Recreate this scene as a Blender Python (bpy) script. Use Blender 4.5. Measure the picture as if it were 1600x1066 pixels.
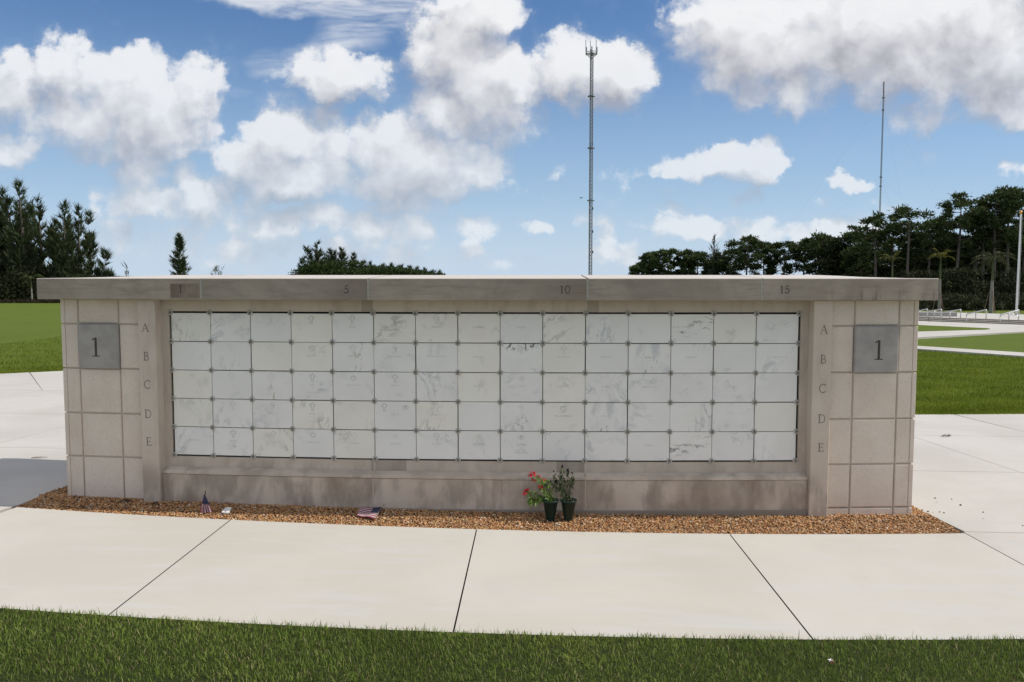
import bpy, bmesh, math, random
import numpy as np
from mathutils import Vector, Matrix, Euler

for o in list(bpy.data.objects):
    bpy.data.objects.remove(o)
scn = bpy.context.scene
COL = scn.collection
rnd = random.Random(7)
rng = np.random.default_rng(11)

# ------------------------------------------------------------------ camera
CAM = Vector((0.6583, -7.8746, 0.3470 + 1.835))
YAW, PITCH, FPX = -0.0449, -0.0756, 1350.0
cd = bpy.data.cameras.new('camera')
cd.sensor_width = 36.0
cd.lens = FPX * 36.0 / 1600.0
cd.clip_start, cd.clip_end = 0.05, 6000.0
cam = bpy.data.objects.new('camera', cd)
COL.objects.link(cam)
cam.location = CAM
cam.rotation_euler = Euler((math.pi / 2 + PITCH, 0, -YAW), 'XYZ')
scn.camera = cam

# ------------------------------------------------------------------ light numbers
SUN_TO = Vector((1.80, 0.10, 2.11)).normalized()
SUN_EL = math.asin(SUN_TO.z)
SUN_AZ = math.atan2(SUN_TO.x, SUN_TO.y)
SUN_STRENGTH = 3.4
SKY_STRENGTH = 0.10
CLOUD_GAIN = 9.0
SKY_PALE = (4.5, 6.1, 8.1)
SKY_TINT = (0.64, 0.80, 0.98)
EXPOSURE = 0.03

scn.view_settings.view_transform = 'Standard'
scn.view_settings.look = 'None'
scn.view_settings.exposure = EXPOSURE
scn.view_settings.gamma = 1.0
scn.view_settings.use_curve_mapping = False
scn.cycles.max_bounces = 6
scn.cycles.transparent_max_bounces = 4

sl = bpy.data.lights.new('sun', 'SUN')
sl.energy = SUN_STRENGTH
sl.angle = math.radians(0.53)
sl.color = (1.0, 0.94, 0.85)
so = bpy.data.objects.new('sun', sl)
COL.objects.link(so)
so.rotation_euler = SUN_TO.to_track_quat('Z', 'Y').to_euler()
so.location = (20, 5, 30)


def ray(px, py):
    u, v = (px - 800) / FPX, (py - 533) / FPX
    c, s = math.cos(PITCH), math.sin(PITCH)
    y, z = c + v * s, s - v * c
    c, s = math.cos(YAW), math.sin(YAW)
    return Vector((u * c + y * s, -u * s + y * c, z))


def gz(x):                       # the paving falls a little towards the right
    return -0.08 * math.tanh(x / 8.0)


def at(px, py, dz=0.0):          # where the line of sight through a photo point meets the ground
    d = ray(px, py)
    z = 0.0
    for _ in range(25):
        t = (z + dz - CAM.z) / d.z
        p = CAM + d * t
        z = gz(p.x)
    return p


def at_y(px, py, Y):
    d = ray(px, py)
    return CAM + d * ((Y - CAM.y) / d.y)


# ------------------------------------------------------------------ node helpers
class NT:
    def __init__(s, tree):
        s.t = tree
        s.x = 0

    def n(s, typ, inputs=None, **props):
        nd = s.t.nodes.new(typ)
        s.x += 30
        nd.location = (s.x, 0)
        for k, v in props.items():
            setattr(nd, k, v)
        for k, v in (inputs or {}).items():
            sock = nd.inputs[k]
            if isinstance(v, bpy.types.NodeSocket):
                s.t.links.new(v, sock)
            else:
                sock.default_value = v
        return nd

    def math(s, op, a, b=None, c=None, clamp=False):
        i = {0: a}
        if b is not None: i[1] = b
        if c is not None: i[2] = c
        return s.n('ShaderNodeMath', i, operation=op, use_clamp=clamp).outputs[0]

    def vm(s, op, a, b=None, c=None):
        i = {0: a}
        if b is not None: i[1] = b
        if c is not None: i[2] = c
        nd = s.n('ShaderNodeVectorMath', i, operation=op)
        return nd.outputs['Value'] if op in ('DOT_PRODUCT', 'LENGTH') else nd.outputs[0]

    def scale(s, v, k):
        nd = s.n('ShaderNodeVectorMath', {0: v}, operation='SCALE')
        if isinstance(k, bpy.types.NodeSocket):
            s.t.links.new(k, nd.inputs['Scale'])
        else:
            nd.inputs['Scale'].default_value = k
        return nd.outputs[0]

    def noise(s, vec, scale, detail=4, rough=0.55, dist=0.0, out=0):
        nd = s.n('ShaderNodeTexNoise', {'Scale': scale, 'Detail': detail, 'Roughness': rough, 'Distortion': dist})
        if vec is not None: s.t.links.new(vec, nd.inputs['Vector'])
        return nd.outputs[out]

    def vor(s, vec, scale, feature='F1', rand=1.0, detail=0.0, out='Distance'):
        nd = s.n('ShaderNodeTexVoronoi', feature=feature)
        nd.inputs['Scale'].default_value = scale
        nd.inputs['Randomness'].default_value = rand
        if 'Detail' in nd.inputs: nd.inputs['Detail'].default_value = detail
        if vec is not None: s.t.links.new(vec, nd.inputs['Vector'])
        return nd.outputs[out]

    def ramp(s, f, lo, hi, smooth=True):
        nd = s.n('ShaderNodeMapRange', {'Value': f, 'From Min': lo, 'From Max': hi}, interpolation_type='SMOOTHSTEP' if smooth else 'LINEAR')
        return nd.outputs[0]

    def mix(s, f, a, b, blend='MIX'):
        nd = s.n('ShaderNodeMix', data_type='RGBA', blend_type=blend)
        for sock, v in ((nd.inputs[0], f), (nd.inputs[6], a), (nd.inputs[7], b)):
            if isinstance(v, bpy.types.NodeSocket):
                s.t.links.new(v, sock)
            else:
                sock.default_value = v if not isinstance(v, tuple) or len(v) == 4 else (*v, 1)
        return nd.outputs[2]

    def map(s, vec, loc=(0, 0, 0), rot=(0, 0, 0), scl=(1, 1, 1)):
        nd = s.n('ShaderNodeMapping', {'Location': loc, 'Rotation': rot, 'Scale': scl})
        s.t.links.new(vec, nd.inputs['Vector'])
        return nd.outputs[0]


def material(name, build, rough=0.8, spec=0.3, metallic=0.0):
    m = bpy.data.materials.new(name)
    m.use_nodes = True
    t = NT(m.node_tree)
    m.node_tree.nodes.clear()
    out = t.n('ShaderNodeOutputMaterial')
    b = t.n('ShaderNodeBsdfPrincipled', {'Roughness': rough, 'Metallic': metallic, 'Specular IOR Level': spec})
    m.node_tree.links.new(b.outputs[0], out.inputs[0])
    tc = t.n('ShaderNodeTexCoord')
    r = build(t, tc, b)
    if r is not None:
        col, hgt = r[0], r[1]
        if isinstance(col, tuple):
            b.inputs['Base Color'].default_value = (*col, 1)
        else:
            m.node_tree.links.new(col, b.inputs['Base Color'])
        if hgt is not None:
            bp = t.n('ShaderNodeBump', {'Height': hgt, 'Strength': r[2] if len(r) > 2 else 0.3, 'Distance': r[3] if len(r) > 3 else 0.01})
            m.node_tree.links.new(bp.outputs[0], b.inputs['Normal'])
    return m


def flat(name, col, rough=0.7, metallic=0.0, spec=0.3, var=0.12, nscale=30):
    def f(t, tc, b):
        n = t.noise(tc.outputs['Object'], nscale, 4)
        k = t.ramp(n, 0.3, 0.7)
        return t.mix(k, tuple(c * (1 - var) for c in col), tuple(min(1, c * (1 + var)) for c in col)), None
    return material(name, f, rough, spec, metallic)


# ------------------------------------------------------------------ world: sky and clouds
def W2(px, py):
    d = ray(px, py)
    return d.x / d.y, d.z / d.y


CLOUDS = [  # photo px: cx, cy, rx, ry, weight
    (95, 112, 62, 62, .8), (150, 150, 90, 60, .7), (235, 160, 110, 85, 1.0), (130, 195, 125, 55, .8), (215, 205, 110, 55, .9), (18, 130, 55, 60, .7),
    (20, 180, 70, 55, .5), (15, 228, 62, 32, .8), (190, 225, 90, 30, .5), (300, 150, 40, 45, .5),
    (222, 262, 50, 42, .75), (305, 288, 48, 34, .75), (240, 312, 110, 34, .7), (180, 328, 60, 24, .5), (345, 312, 45, 26, .5),
    (380, 330, 50, 36, .6), (430, 348, 90, 28, .7), (505, 342, 75, 30, .7), (590, 350, 80, 28, .7), (645, 352, 55, 30, .7), (550, 318, 50, 18, .5), (620, 318, 60, 22, .6), (680, 320, 40, 22, .5),
    (170, 362, 60, 26, .5), (280, 375, 110, 30, .42), (400, 385, 130, 34, .42), (560, 388, 80, 24, .55), (640, 384, 50, 26, .6), (300, 345, 110, 26, .5),
    (440, 212, 60, 55, .9), (395, 248, 65, 50, .8), (500, 235, 62, 60, .8), (460, 275, 115, 38, 1.0), (350, 255, 26, 30, .4),
    (600, 235, 62, 50, .9), (655, 255, 95, 55, 1.0), (725, 262, 66, 46, .9), (600, 285, 150, 26, .8), (760, 270, 30, 34, .5), (690, 290, 90, 22, .7),
    (735, 38, 76, 66, 1.0), (690, 88, 66, 66, .9), (750, 120, 88, 66, 1.0), (795, 165, 62, 60, .8), (695, 180, 66, 52, .8), (765, 195, 66, 44, .7), (640, 115, 46, 34, .5), (700, 20, 56, 50, .6), (650, 195, 60, 40, .5), (790, 60, 30, 60, .4),
    (528, 118, 78, 44, .85), (565, 128, 52, 34, .5), (610, 150, 60, 30, .35),
    (890, 108, 64, 52, .9), (950, 112, 70, 54, 1.0), (835, 112, 40, 34, .55), (930, 145, 76, 32, .7), (1000, 130, 34, 32, .5),
    (1120, 50, 90, 54, .8), (1080, 76, 60, 26, .6), (1230, 60, 170, 90, 1.0), (1400, 50, 190, 105, 1.1), (1560, 60, 170, 105, 1.1), (1300, 118, 150, 48, .8), (1450, 140, 130, 46, .7), (1435, 178, 62, 34, .7), (1570, 135, 100, 48, .8), (1255, 162, 50, 24, .45), (1180, 20, 110, 40, .8),
    (1080, 260, 62, 18, .75), (1135, 262, 66, 26, .8), (1180, 252, 50, 32, .95), (1140, 275, 60, 14, .5),
    (1321, 281, 34, 14, .66), (1248, 240, 26, 16, .4), (1592, 272, 36, 17, .66), (1592, 182, 34, 26, .7), (1556, 192, 18, 16, .55), (950, 284, 44, 28, .6), (985, 272, 30, 20, .35), (880, 268, 38, 14, .38), (812, 290, 36, 14, .55), (1270, 315, 40, 13, .45), (1165, 310, 36, 16, .38), (1108, 310, 20, 12, .36),
    (832, 354, 44, 17, .62), (752, 360, 38, 22, .6), (930, 348, 44, 28, .5), (965, 380, 48, 24, .52), (1010, 357, 40, 22, .6), (1060, 350, 60, 30, .7), (1105, 358, 50, 24, .6), (1175, 357, 44, 24, .62), (1260, 358, 56, 22, .6), (1330, 352, 56, 28, .62), (955, 402, 60, 18, .55), (735, 386, 28, 18, .5), (1390, 320, 56, 20, .45), (1205, 372, 80, 16, .4), (880, 398, 40, 18, .38), (800, 410, 60, 16, .34),
    (300, 400, 190, 44, .46), (560, 402, 160, 32, .46), (200, 385, 100, 40, .48), (860, 405, 120, 20, .34), (700, 345, 60, 26, .28), (470, 340, 130, 40, .35), (420, 370, 60, 20, .35), (520, 362, 50, 18, .4), (1040, 385, 90, 16, .3),
    (1110, 95, 60, 22, .4), (1180, 140, 50, 22, .45), (1210, 175, 30, 14, .3), (340, 205, 40, 20, .3), (165, 262, 30, 16, .25), (1050, 170, 40, 12, .2), (1310, 190, 30, 14, .3), (900, 330, 24, 10, .3), (1060, 300, 30, 10, .25), (1440, 300, 40, 12, .25), (1500, 250, 34, 10, .22),
]


CIRRUS = [(500, 4, 150, 16, 1.0), (450, -6, 130, 18, .8), (570, 30, 70, 24, .55), (545, 58, 60, 22, .55), (430, 92, 50, 22, .5), (500, 72, 50, 14, .4), (610, 5, 70, 12, .7), (365, 140, 30, 8, .3), (350, 225, 40, 10, .3), (640, 30, 40, 14, .4)]


def cloud_group(name, x0, x1):
    g = bpy.data.node_groups.new(name, 'ShaderNodeTree')
    g.interface.new_socket('UV', in_out='INPUT', socket_type='NodeSocketVector')
    g.interface.new_socket('Density', in_out='OUTPUT', socket_type='NodeSocketFloat')
    g.interface.new_socket('Shape', in_out='OUTPUT', socket_type='NodeSocketFloat')
    t = NT(g)
    gi, go = t.n('NodeGroupInput'), t.n('NodeGroupOutput')
    p = gi.outputs[0]
    w1 = t.noise(p, 7.0, 2, 0.5, out='Color')
    w2 = t.noise(p, 26.0, 6, 0.62, out='Color')
    q = t.vm('MULTIPLY_ADD', w1, (0.040, 0.030, 0), p)
    q = t.vm('MULTIPLY_ADD', w2, (0.042, 0.042, 0), q)
    q = t.vm('SUBTRACT', q, (0.041, 0.036, 0))
    acc = None
    for cx, cy, rx, ry, w in CLOUDS:
        if cx + rx < x0 - 50 or cx - rx > x1 + 50: continue
        u, v = W2(cx, cy)
        k = .70
        d = t.vm('MULTIPLY_ADD', q, (FPX / rx * k, FPX / ry * k, 0), (-u * FPX / rx * k, -v * FPX / ry * k, 0))
        e = t.math('SUBTRACT', 1.0, t.vm('DOT_PRODUCT', d, d), clamp=True)
        e = t.math('MULTIPLY', e, w)
        acc = e if acc is None else t.math('SMOOTH_MAX', acc, e, 0.16)
    puff = t.n('ShaderNodeTexVoronoi', {'Scale': 24.0, 'Smoothness': .25, 'Detail': 1.0, 'Roughness': .5, 'Lacunarity': 2.3}, feature='SMOOTH_F1')
    g.links.new(t.vm('MULTIPLY_ADD', w2, (.045, .045, 0), p), puff.inputs['Vector'])
    fb = t.noise(p, 17.0, 10, 0.64)
    f = t.math('MULTIPLY_ADD', t.math('SUBTRACT', 0.40, puff.outputs['Distance']), 0.40, acc)
    fb = t.math('SUBTRACT', fb, 0.5)
    g.links.new(t.math('MULTIPLY_ADD', fb, 1.0, f), go.inputs[0])
    g.links.new(t.math('MULTIPLY_ADD', fb, 0.42, f), go.inputs[1])
    return g


def build_world():
    w = bpy.data.worlds.new('World')
    scn.world = w
    w.use_nodes = True
    t = NT(w.node_tree)
    w.node_tree.nodes.clear()
    out = t.n('ShaderNodeOutputWorld')
    sky = t.n('ShaderNodeTexSky', sky_type='NISHITA', sun_disc=False)
    sky.sun_elevation = SUN_EL
    sky.sun_rotation = SUN_AZ
    sky.air_density, sky.dust_density, sky.ozone_density = 1.0, 0.2, 3.0
    tc = t.n('ShaderNodeTexCoord')
    d = tc.outputs['Generated']
    sp = t.n('ShaderNodeSeparateXYZ', {0: d})
    x, y, z = sp.outputs[0], sp.outputs[1], sp.outputs[2]
    # humid air: the blue pales towards the horizon
    veil = t.ramp(z, 0.30, -0.02)
    deep = t.mix(1.0, sky.outputs[0], SKY_TINT + (1,), 'MULTIPLY')
    skyc = t.mix(t.math('MULTIPLY', veil, 0.80), deep, SKY_PALE + (1,))
    skyc = t.mix(t.math('MULTIPLY', t.ramp(z, 0.11, -0.01), 0.45), skyc, (6.6, 7.5, 8.6, 1))
    ys = t.math('MAXIMUM', y, 0.05)
    uv = t.n('ShaderNodeCombineXYZ', {0: t.math('DIVIDE', x, ys), 1: t.math('DIVIDE', z, ys)}).outputs[0]
    gain = (CLOUD_GAIN,) * 3 + (1,)

    def bgnode(c):
        return t.n('ShaderNodeBackground', {'Strength': SKY_STRENGTH, 'Color': c}).outputs[0]

    # clouds in the unseen sky, spread wider and warmed to raise the fill light
    zz = t.math('ADD', t.math('MAXIMUM', z, 0.0), 0.14)
    pl = t.n('ShaderNodeCombineXYZ', {0: t.math('DIVIDE', x, zz), 1: t.math('DIVIDE', y, zz)}).outputs[0]
    gen = t.ramp(t.noise(pl, 1.15, 7, 0.56), 0.42, 0.56)
    gen = t.math('MULTIPLY', gen, t.ramp(z, -0.02, 0.05))
    gcol = t.mix(t.math('MULTIPLY', gen, 0.92), skyc, tuple(CLOUD_GAIN * v for v in (.92, .90, .88)) + (1,))
    shader = bgnode(gcol)

    tiles = [(-400, 330), (330, 620), (620, 1010), (1010, 2000)]
    fu = t.math('DIVIDE', x, ys)
    fv = t.math('DIVIDE', z, ys)
    tile_sh = []
    for i, (x0, x1) in enumerate(tiles):
        g = cloud_group('cloud_field_%s' % 'abcd'[i], x0, x1)

        def field(v):
            nd = t.n('ShaderNodeGroup', node_tree=g)
            w.node_tree.links.new(v, nd.inputs[0])
            return nd.outputs
        f0, s0 = field(uv)[:2]
        s1 = field(t.vm('ADD', uv, (0.012, 0.034, 0)))[1]
        a_hard = t.ramp(f0, 0.20, 0.44)
        a_soft = t.ramp(f0, 0.02, 0.74)
        ds = t.math('SUBTRACT', s0, s1)
        up = t.ramp(ds, -0.14, 0.22)      # edges towards the light are crisp, bases melt away
        a0 = t.mix(t.math('MULTIPLY_ADD', up, 0.74, 0.14), a_soft, a_hard)
        lit = t.math('MULTIPLY_ADD', ds, 1.35, 0.58, clamp=True)
        lit = t.math('MULTIPLY_ADD', t.ramp(f0, 0.6, 1.3), -0.10, lit, clamp=True)
        white = t.mix(lit, tuple(CLOUD_GAIN * v for v in (0.45, 0.45, 0.495)) + (1,), tuple(CLOUD_GAIN * v for v in (0.97, 0.98, 1.0)) + (1,))
        alpha = t.math('MULTIPLY', a0, t.ramp(z, -0.03, 0.03))
        # far clouds sink into the pale air
        alpha = t.math('MULTIPLY', alpha, t.math('MULTIPLY_ADD', veil, -0.36, 1.0))
        base = skyc
        if i < 3:        # thin ice streaks high on the left
            acc = 0.0
            qq = t.vm('MULTIPLY_ADD', t.noise(uv, 9.0, 4, 0.6, out='Color'), (.07, .05, 0), t.vm('SUBTRACT', uv, (.035, .025, 0)))
            for cx, cy, rx, ry, wt in CIRRUS:
                u_, v_ = W2(cx, cy)
                dd = t.vm('MULTIPLY_ADD', qq, (FPX / rx * .8, FPX / ry * .8, 0), (-u_ * FPX / rx * .8, -v_ * FPX / ry * .8, 0))
                acc = t.math('MULTIPLY_ADD', t.math('SUBTRACT', 1.0, t.vm('DOT_PRODUCT', dd, dd), clamp=True), wt, acc)
            fib = t.noise(t.map(uv, rot=(0, 0, -.35), scl=(5, 22, 1)), 1.6, 7, 0.62, 0.6)
            ca = t.math('MULTIPLY', t.ramp(acc, 0.0, 0.9), t.ramp(fib, 0.25, 0.62))
            base = t.mix(t.math('MULTIPLY', ca, 0.85), skyc, tuple(CLOUD_GAIN * v for v in (.83, .86, .92)) + (1,))
        tile_sh.append(bgnode(t.mix(alpha, base, white)))
    cur = tile_sh[3]
    for i in (2, 1, 0):
        edge = W2(tiles[i][1], 250)[0]
        cur = t.n('ShaderNodeMixShader', {0: t.math('LESS_THAN', fu, edge), 1: cur, 2: tile_sh[i]}).outputs[0]
    inside = t.math('MULTIPLY', t.ramp(t.math('ABSOLUTE', fu), 0.80, 0.70), t.ramp(fv, 0.44, 0.35))
    inside = t.math('MULTIPLY', inside, t.ramp(y, 0.1, 0.3))
    inside = t.math('MULTIPLY', inside, t.math('GREATER_THAN', z, -0.03))
    shader = t.n('ShaderNodeMixShader', {0: inside, 1: shader, 2: cur}).outputs[0]
    w.node_tree.links.new(shader, out.inputs[0])


build_world()

# ------------------------------------------------------------------ mesh helpers


def link(o, parent=None):
    COL.objects.link(o)
    if parent is not None:
        o.parent = parent
    return o


def mesh_obj(name, verts, faces, mat=None, parent=None, smooth=False, mats=None, fmat=None):
    me = bpy.data.meshes.new(name)
    me.from_pydata([tuple(v) for v in verts], [], faces)
    for m in (mats or ([mat] if mat else [])):
        me.materials.append(m)
    if fmat is not None:
        me.polygons.foreach_set('material_index', fmat)
    if smooth:
        me.polygons.foreach_set('use_smooth', [True] * len(me.polygons))
    me.update()
    return link(bpy.data.objects.new(name, me), parent)


def np_mesh(name, V, F, mat, cols=None, smooth=False, parent=None):
    """V (n,3), F (m,k) arrays, one vertex colour per vertex"""
    me = bpy.data.meshes.new(name)
    n, (m, k) = len(V), F.shape
    me.vertices.add(n)
    me.vertices.foreach_set('co', np.ascontiguousarray(V, dtype=np.float32).ravel())
    me.loops.add(m * k)
    me.polygons.add(m)
    me.polygons.foreach_set('loop_start', np.arange(0, m * k, k, dtype=np.int32))
    me.loops.foreach_set('vertex_index', np.ascontiguousarray(F, dtype=np.int32).ravel())
    me.update(calc_edges=True)
    if cols is not None:
        at_ = me.color_attributes.new('Col', 'FLOAT_COLOR', 'POINT')
        c4 = np.ones((n, 4), dtype=np.float32)
        c4[:, :3] = cols
        at_.data.foreach_set('color', c4.ravel())
    if smooth:
        me.polygons.foreach_set('use_smooth', np.ones(m, dtype=bool))
    me.materials.append(mat)
    return link(bpy.data.objects.new(name, me), parent)


def thing(name, label, cat, loc=(0, 0, 0), group=None, rotz=0.0):
    o = bpy.data.objects.new(name, None)
    o.empty_display_size = 0.2
    o.location = loc
    o.rotation_euler = (0, 0, rotz)
    COL.objects.link(o)
    return tag(o, label, cat, group)


def tag(o, label=None, cat=None, group=None, kind=None):
    if label: o['label'] = label
    if cat: o['category'] = cat
    if group: o['group'] = group
    if kind: o['kind'] = kind
    return o


class MB:
    def __init__(s):
        s.v, s.f, s.m = [], [], []

    def add(s, vs, fs, mi=0):
        b = len(s.v)
        s.v += [Vector(v) for v in vs]
        s.f += [tuple(b + i for i in f) for f in fs]
        s.m += [mi] * len(fs)

    def box(s, c, d, mi=0, rot=None):
        x, y, z = d[0] / 2, d[1] / 2, d[2] / 2
        vs = [Vector((i * x, j * y, k * z)) for i in (-1, 1) for j in (-1, 1) for k in (-1, 1)]
        if rot is not None: vs = [rot @ v for v in vs]
        s.add([v + Vector(c) for v in vs], [(0, 1, 3, 2), (4, 6, 7, 5), (0, 4, 5, 1), (2, 3, 7, 6), (0, 2, 6, 4), (1, 5, 7, 3)], mi)

    def tube(s, pts, rads, n=6, mi=0, cap=True):
        pts = [Vector(p) for p in pts]
        if not isinstance(rads, (list, tuple)): rads = [rads] * len(pts)
        rings = []
        up = None
        for i, p in enumerate(pts):
            a = pts[max(0, i - 1)]
            b = pts[min(len(pts) - 1, i + 1)]
            t = (b - a).normalized()
            if up is None:
                up = Vector((0, 0, 1)) if abs(t.z) < 0.9 else Vector((1, 0, 0))
            e1 = t.cross(up).normalized()
            e2 = e1.cross(t).normalized()
            rings.append([p + (e1 * math.cos(2 * math.pi * k / n) + e2 * math.sin(2 * math.pi * k / n)) * rads[i] for k in range(n)])
        vs = [v for r in rings for v in r]
        fs = []
        for i in range(len(pts) - 1):
            for k in range(n):
                k2 = (k + 1) % n
                fs.append((i * n + k, i * n + k2, (i + 1) * n + k2, (i + 1) * n + k))
        if cap:
            fs.append(tuple(range(n - 1, -1, -1)))
            fs.append(tuple((len(pts) - 1) * n + k for k in range(n)))
        s.add(vs, fs, mi)

    def lathe(s, prof, n=20, mi=0, M=None, close=False):
        vs, fs = [], []
        for r, z in prof:
            for k in range(n):
                a = 2 * math.pi * k / n
                v = Vector((r * math.cos(a), r * math.sin(a), z))
                vs.append(M @ v if M else v)
        for i in range(len(prof) - 1):
            for k in range(n):
                k2 = (k + 1) % n
                fs.append((i * n + k, i * n + k2, (i + 1) * n + k2, (i + 1) * n + k))
        if close:
            fs.append(tuple((len(prof) - 1) * n + k for k in range(n)))
            fs.append(tuple(range(n - 1, -1, -1)))
        s.add(vs, fs, mi)

    def build(s, name, mat=None, parent=None, smooth=False, mats=None):
        return mesh_obj(name, s.v, s.f, mat, parent, smooth, mats, s.m if mats else None)


# curved wall coordinates
KR = 0.0260
R = 1.0 / KR
ZB = 1.835                      # wall z=0 (top rosette row) above the paving


def P(s, off, z):
    a = s / R
    rr = R + off
    return Vector((rr * math.sin(a), R - rr * math.cos(a), z + ZB))


def arcbox(name, s0, s1, o0, o1, z0, z1, mat, parent, b=0.004, seg=None, back=False):
    """a curved block following the wall, front edges chamfered"""
    n = seg or max(1, int(abs(s1 - s0) / 0.25))
    rings = [(0.0, o0), (0.0, o1 - b), (b, o1)]
    vs, fs = [], []
    idx = []
    for ins, off in rings:
        row = []
        for z in (z0 + ins, z1 - ins):
            row.append([len(vs) + i for i in range(n + 1)])
            for i in range(n + 1):
                vs.append(P(s0 + ins + (s1 - s0 - 2 * ins) * i / n, off, z))
        idx.append(row)
    for a, c in ((0, 1), (1, 2)):
        for i in range(n):
            fs.append((idx[a][0][i], idx[a][0][i + 1], idx[c][0][i + 1], idx[c][0][i]))
            fs.append((idx[a][1][i], idx[c][1][i], idx[c][1][i + 1], idx[a][1][i + 1]))
        fs.append((idx[a][0][0], idx[c][0][0], idx[c][1][0], idx[a][1][0]))
        fs.append((idx[a][0][n], idx[a][1][n], idx[c][1][n], idx[c][0][n]))
    for i in range(n):
        fs.append((idx[2][0][i], idx[2][0][i + 1], idx[2][1][i + 1], idx[2][1][i]))
        fs.append((idx[0][0][i], idx[0][1][i], idx[0][1][i + 1], idx[0][0][i + 1]))
    return mesh_obj(name, vs, fs, mat, parent)


# ------------------------------------------------------------------ materials
def m_precast(t, tc, b):
    o = tc.outputs['Object']
    oi = t.n('ShaderNodeObjectInfo').outputs['Random']
    n1 = t.noise(o, 3.0, 5, 0.6)
    n2 = t.noise(o, 60, 3, 0.6)
    c = t.mix(t.ramp(n1, 0.3, 0.7), (0.635, 0.540, 0.452), (0.715, 0.632, 0.540))
    c = t.mix(t.math('MULTIPLY', oi, 0.35), c, (0.715, 0.625, 0.55))
    c = t.mix(t.math('MULTIPLY', t.ramp(n2, 0.48, 0.76), 0.42), c, (0.46, 0.38, 0.31))
    patch = t.ramp(t.noise(o, 5.5, 3), 0.5, 0.66)
    sp = t.ramp(t.vor(o, 42), 0.24, 0.10)
    c = t.mix(t.math('MULTIPLY', t.math('MULTIPLY', sp, patch), 0.5), c, (0.86, 0.81, 0.74))
    pit = t.ramp(t.vor(t.map(o, (3.3, 1, 2)), 24), 0.105, 0.05)
    c = t.mix(t.math('MULTIPLY', pit, t.math('MULTIPLY_ADD', patch, 0.5, 0.12)), c, (0.20, 0.17, 0.14))
    hgt = t.math('SUBTRACT', t.noise(o, 130, 4, 0.7), t.math('MULTIPLY', pit, 1.5))
    return c, hgt, 0.25, 0.004


def m_cast(dark=1.0, stain=0.5, seed=0.0):
    def f(t, tc, b):
        o = t.map(tc.outputs['Object'], (seed, seed * .3, 0))
        oi = t.n('ShaderNodeObjectInfo').outputs['Random']
        n1 = t.noise(o, 1.7, 6, 0.6, 0.6)
        n2 = t.noise(t.map(o, scl=(1, 1, .28)), 7.0, 5, 0.6, 0.3)
        n3 = t.noise(o, 90, 3, 0.6)
        c = t.mix(t.ramp(n1, 0.3, 0.7), tuple(dark * v for v in (0.54, 0.455, 0.372)), tuple(dark * v for v in (0.62, 0.54, 0.452)))
        c = t.mix(t.math('MULTIPLY', t.ramp(n2, 0.47, 0.68), stain), c, tuple(dark * v for v in (0.34, 0.27, 0.215)))
        c = t.mix(t.math('MULTIPLY', t.ramp(n3, 0.4, 0.8), 0.25), c, tuple(dark * v for v in (0.60, 0.53, 0.465)))
        c = t.mix(t.math('MULTIPLY', oi, 0.25), c, tuple(dark * v for v in (0.47, 0.415, 0.37)))
        zz = t.n('ShaderNodeSeparateXYZ', {0: tc.outputs['Object']}).outputs[2]
        sp = t.math('MULTIPLY', t.ramp(t.noise(t.map(o, (8, 0, 3), scl=(1, 1, .5)), 5.0, 5, .55), .42, .62), t.ramp(t.math('MULTIPLY_ADD', n1, -.5, zz), .28, .0))
        c = t.mix(t.math('MULTIPLY', sp, .6), c, (0.27, 0.225, 0.18))
        if stain > 0.6:   # dark tide-marked blotches on the lower panels
            bl = t.noise(t.map(o, (4.2, 0, 1.7), scl=(1, 1, .75)), 1.9, 5, 0.5, 0.15)
            c = t.mix(t.math('MULTIPLY', t.ramp(bl, 0.47, 0.66), 0.58), c, (0.27, 0.21, 0.16))
            b2 = t.noise(t.map(o, (1.1, 0, 7.7), scl=(1, 1, .8)), 3.4, 4, 0.5, 0.1)
            c = t.mix(t.math('MULTIPLY', t.ramp(b2, 0.54, 0.70), 0.42), c, (0.25, 0.195, 0.15))
        return c, t.noise(o, 160, 4, 0.65), 0.15, 0.003
    return f


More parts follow.
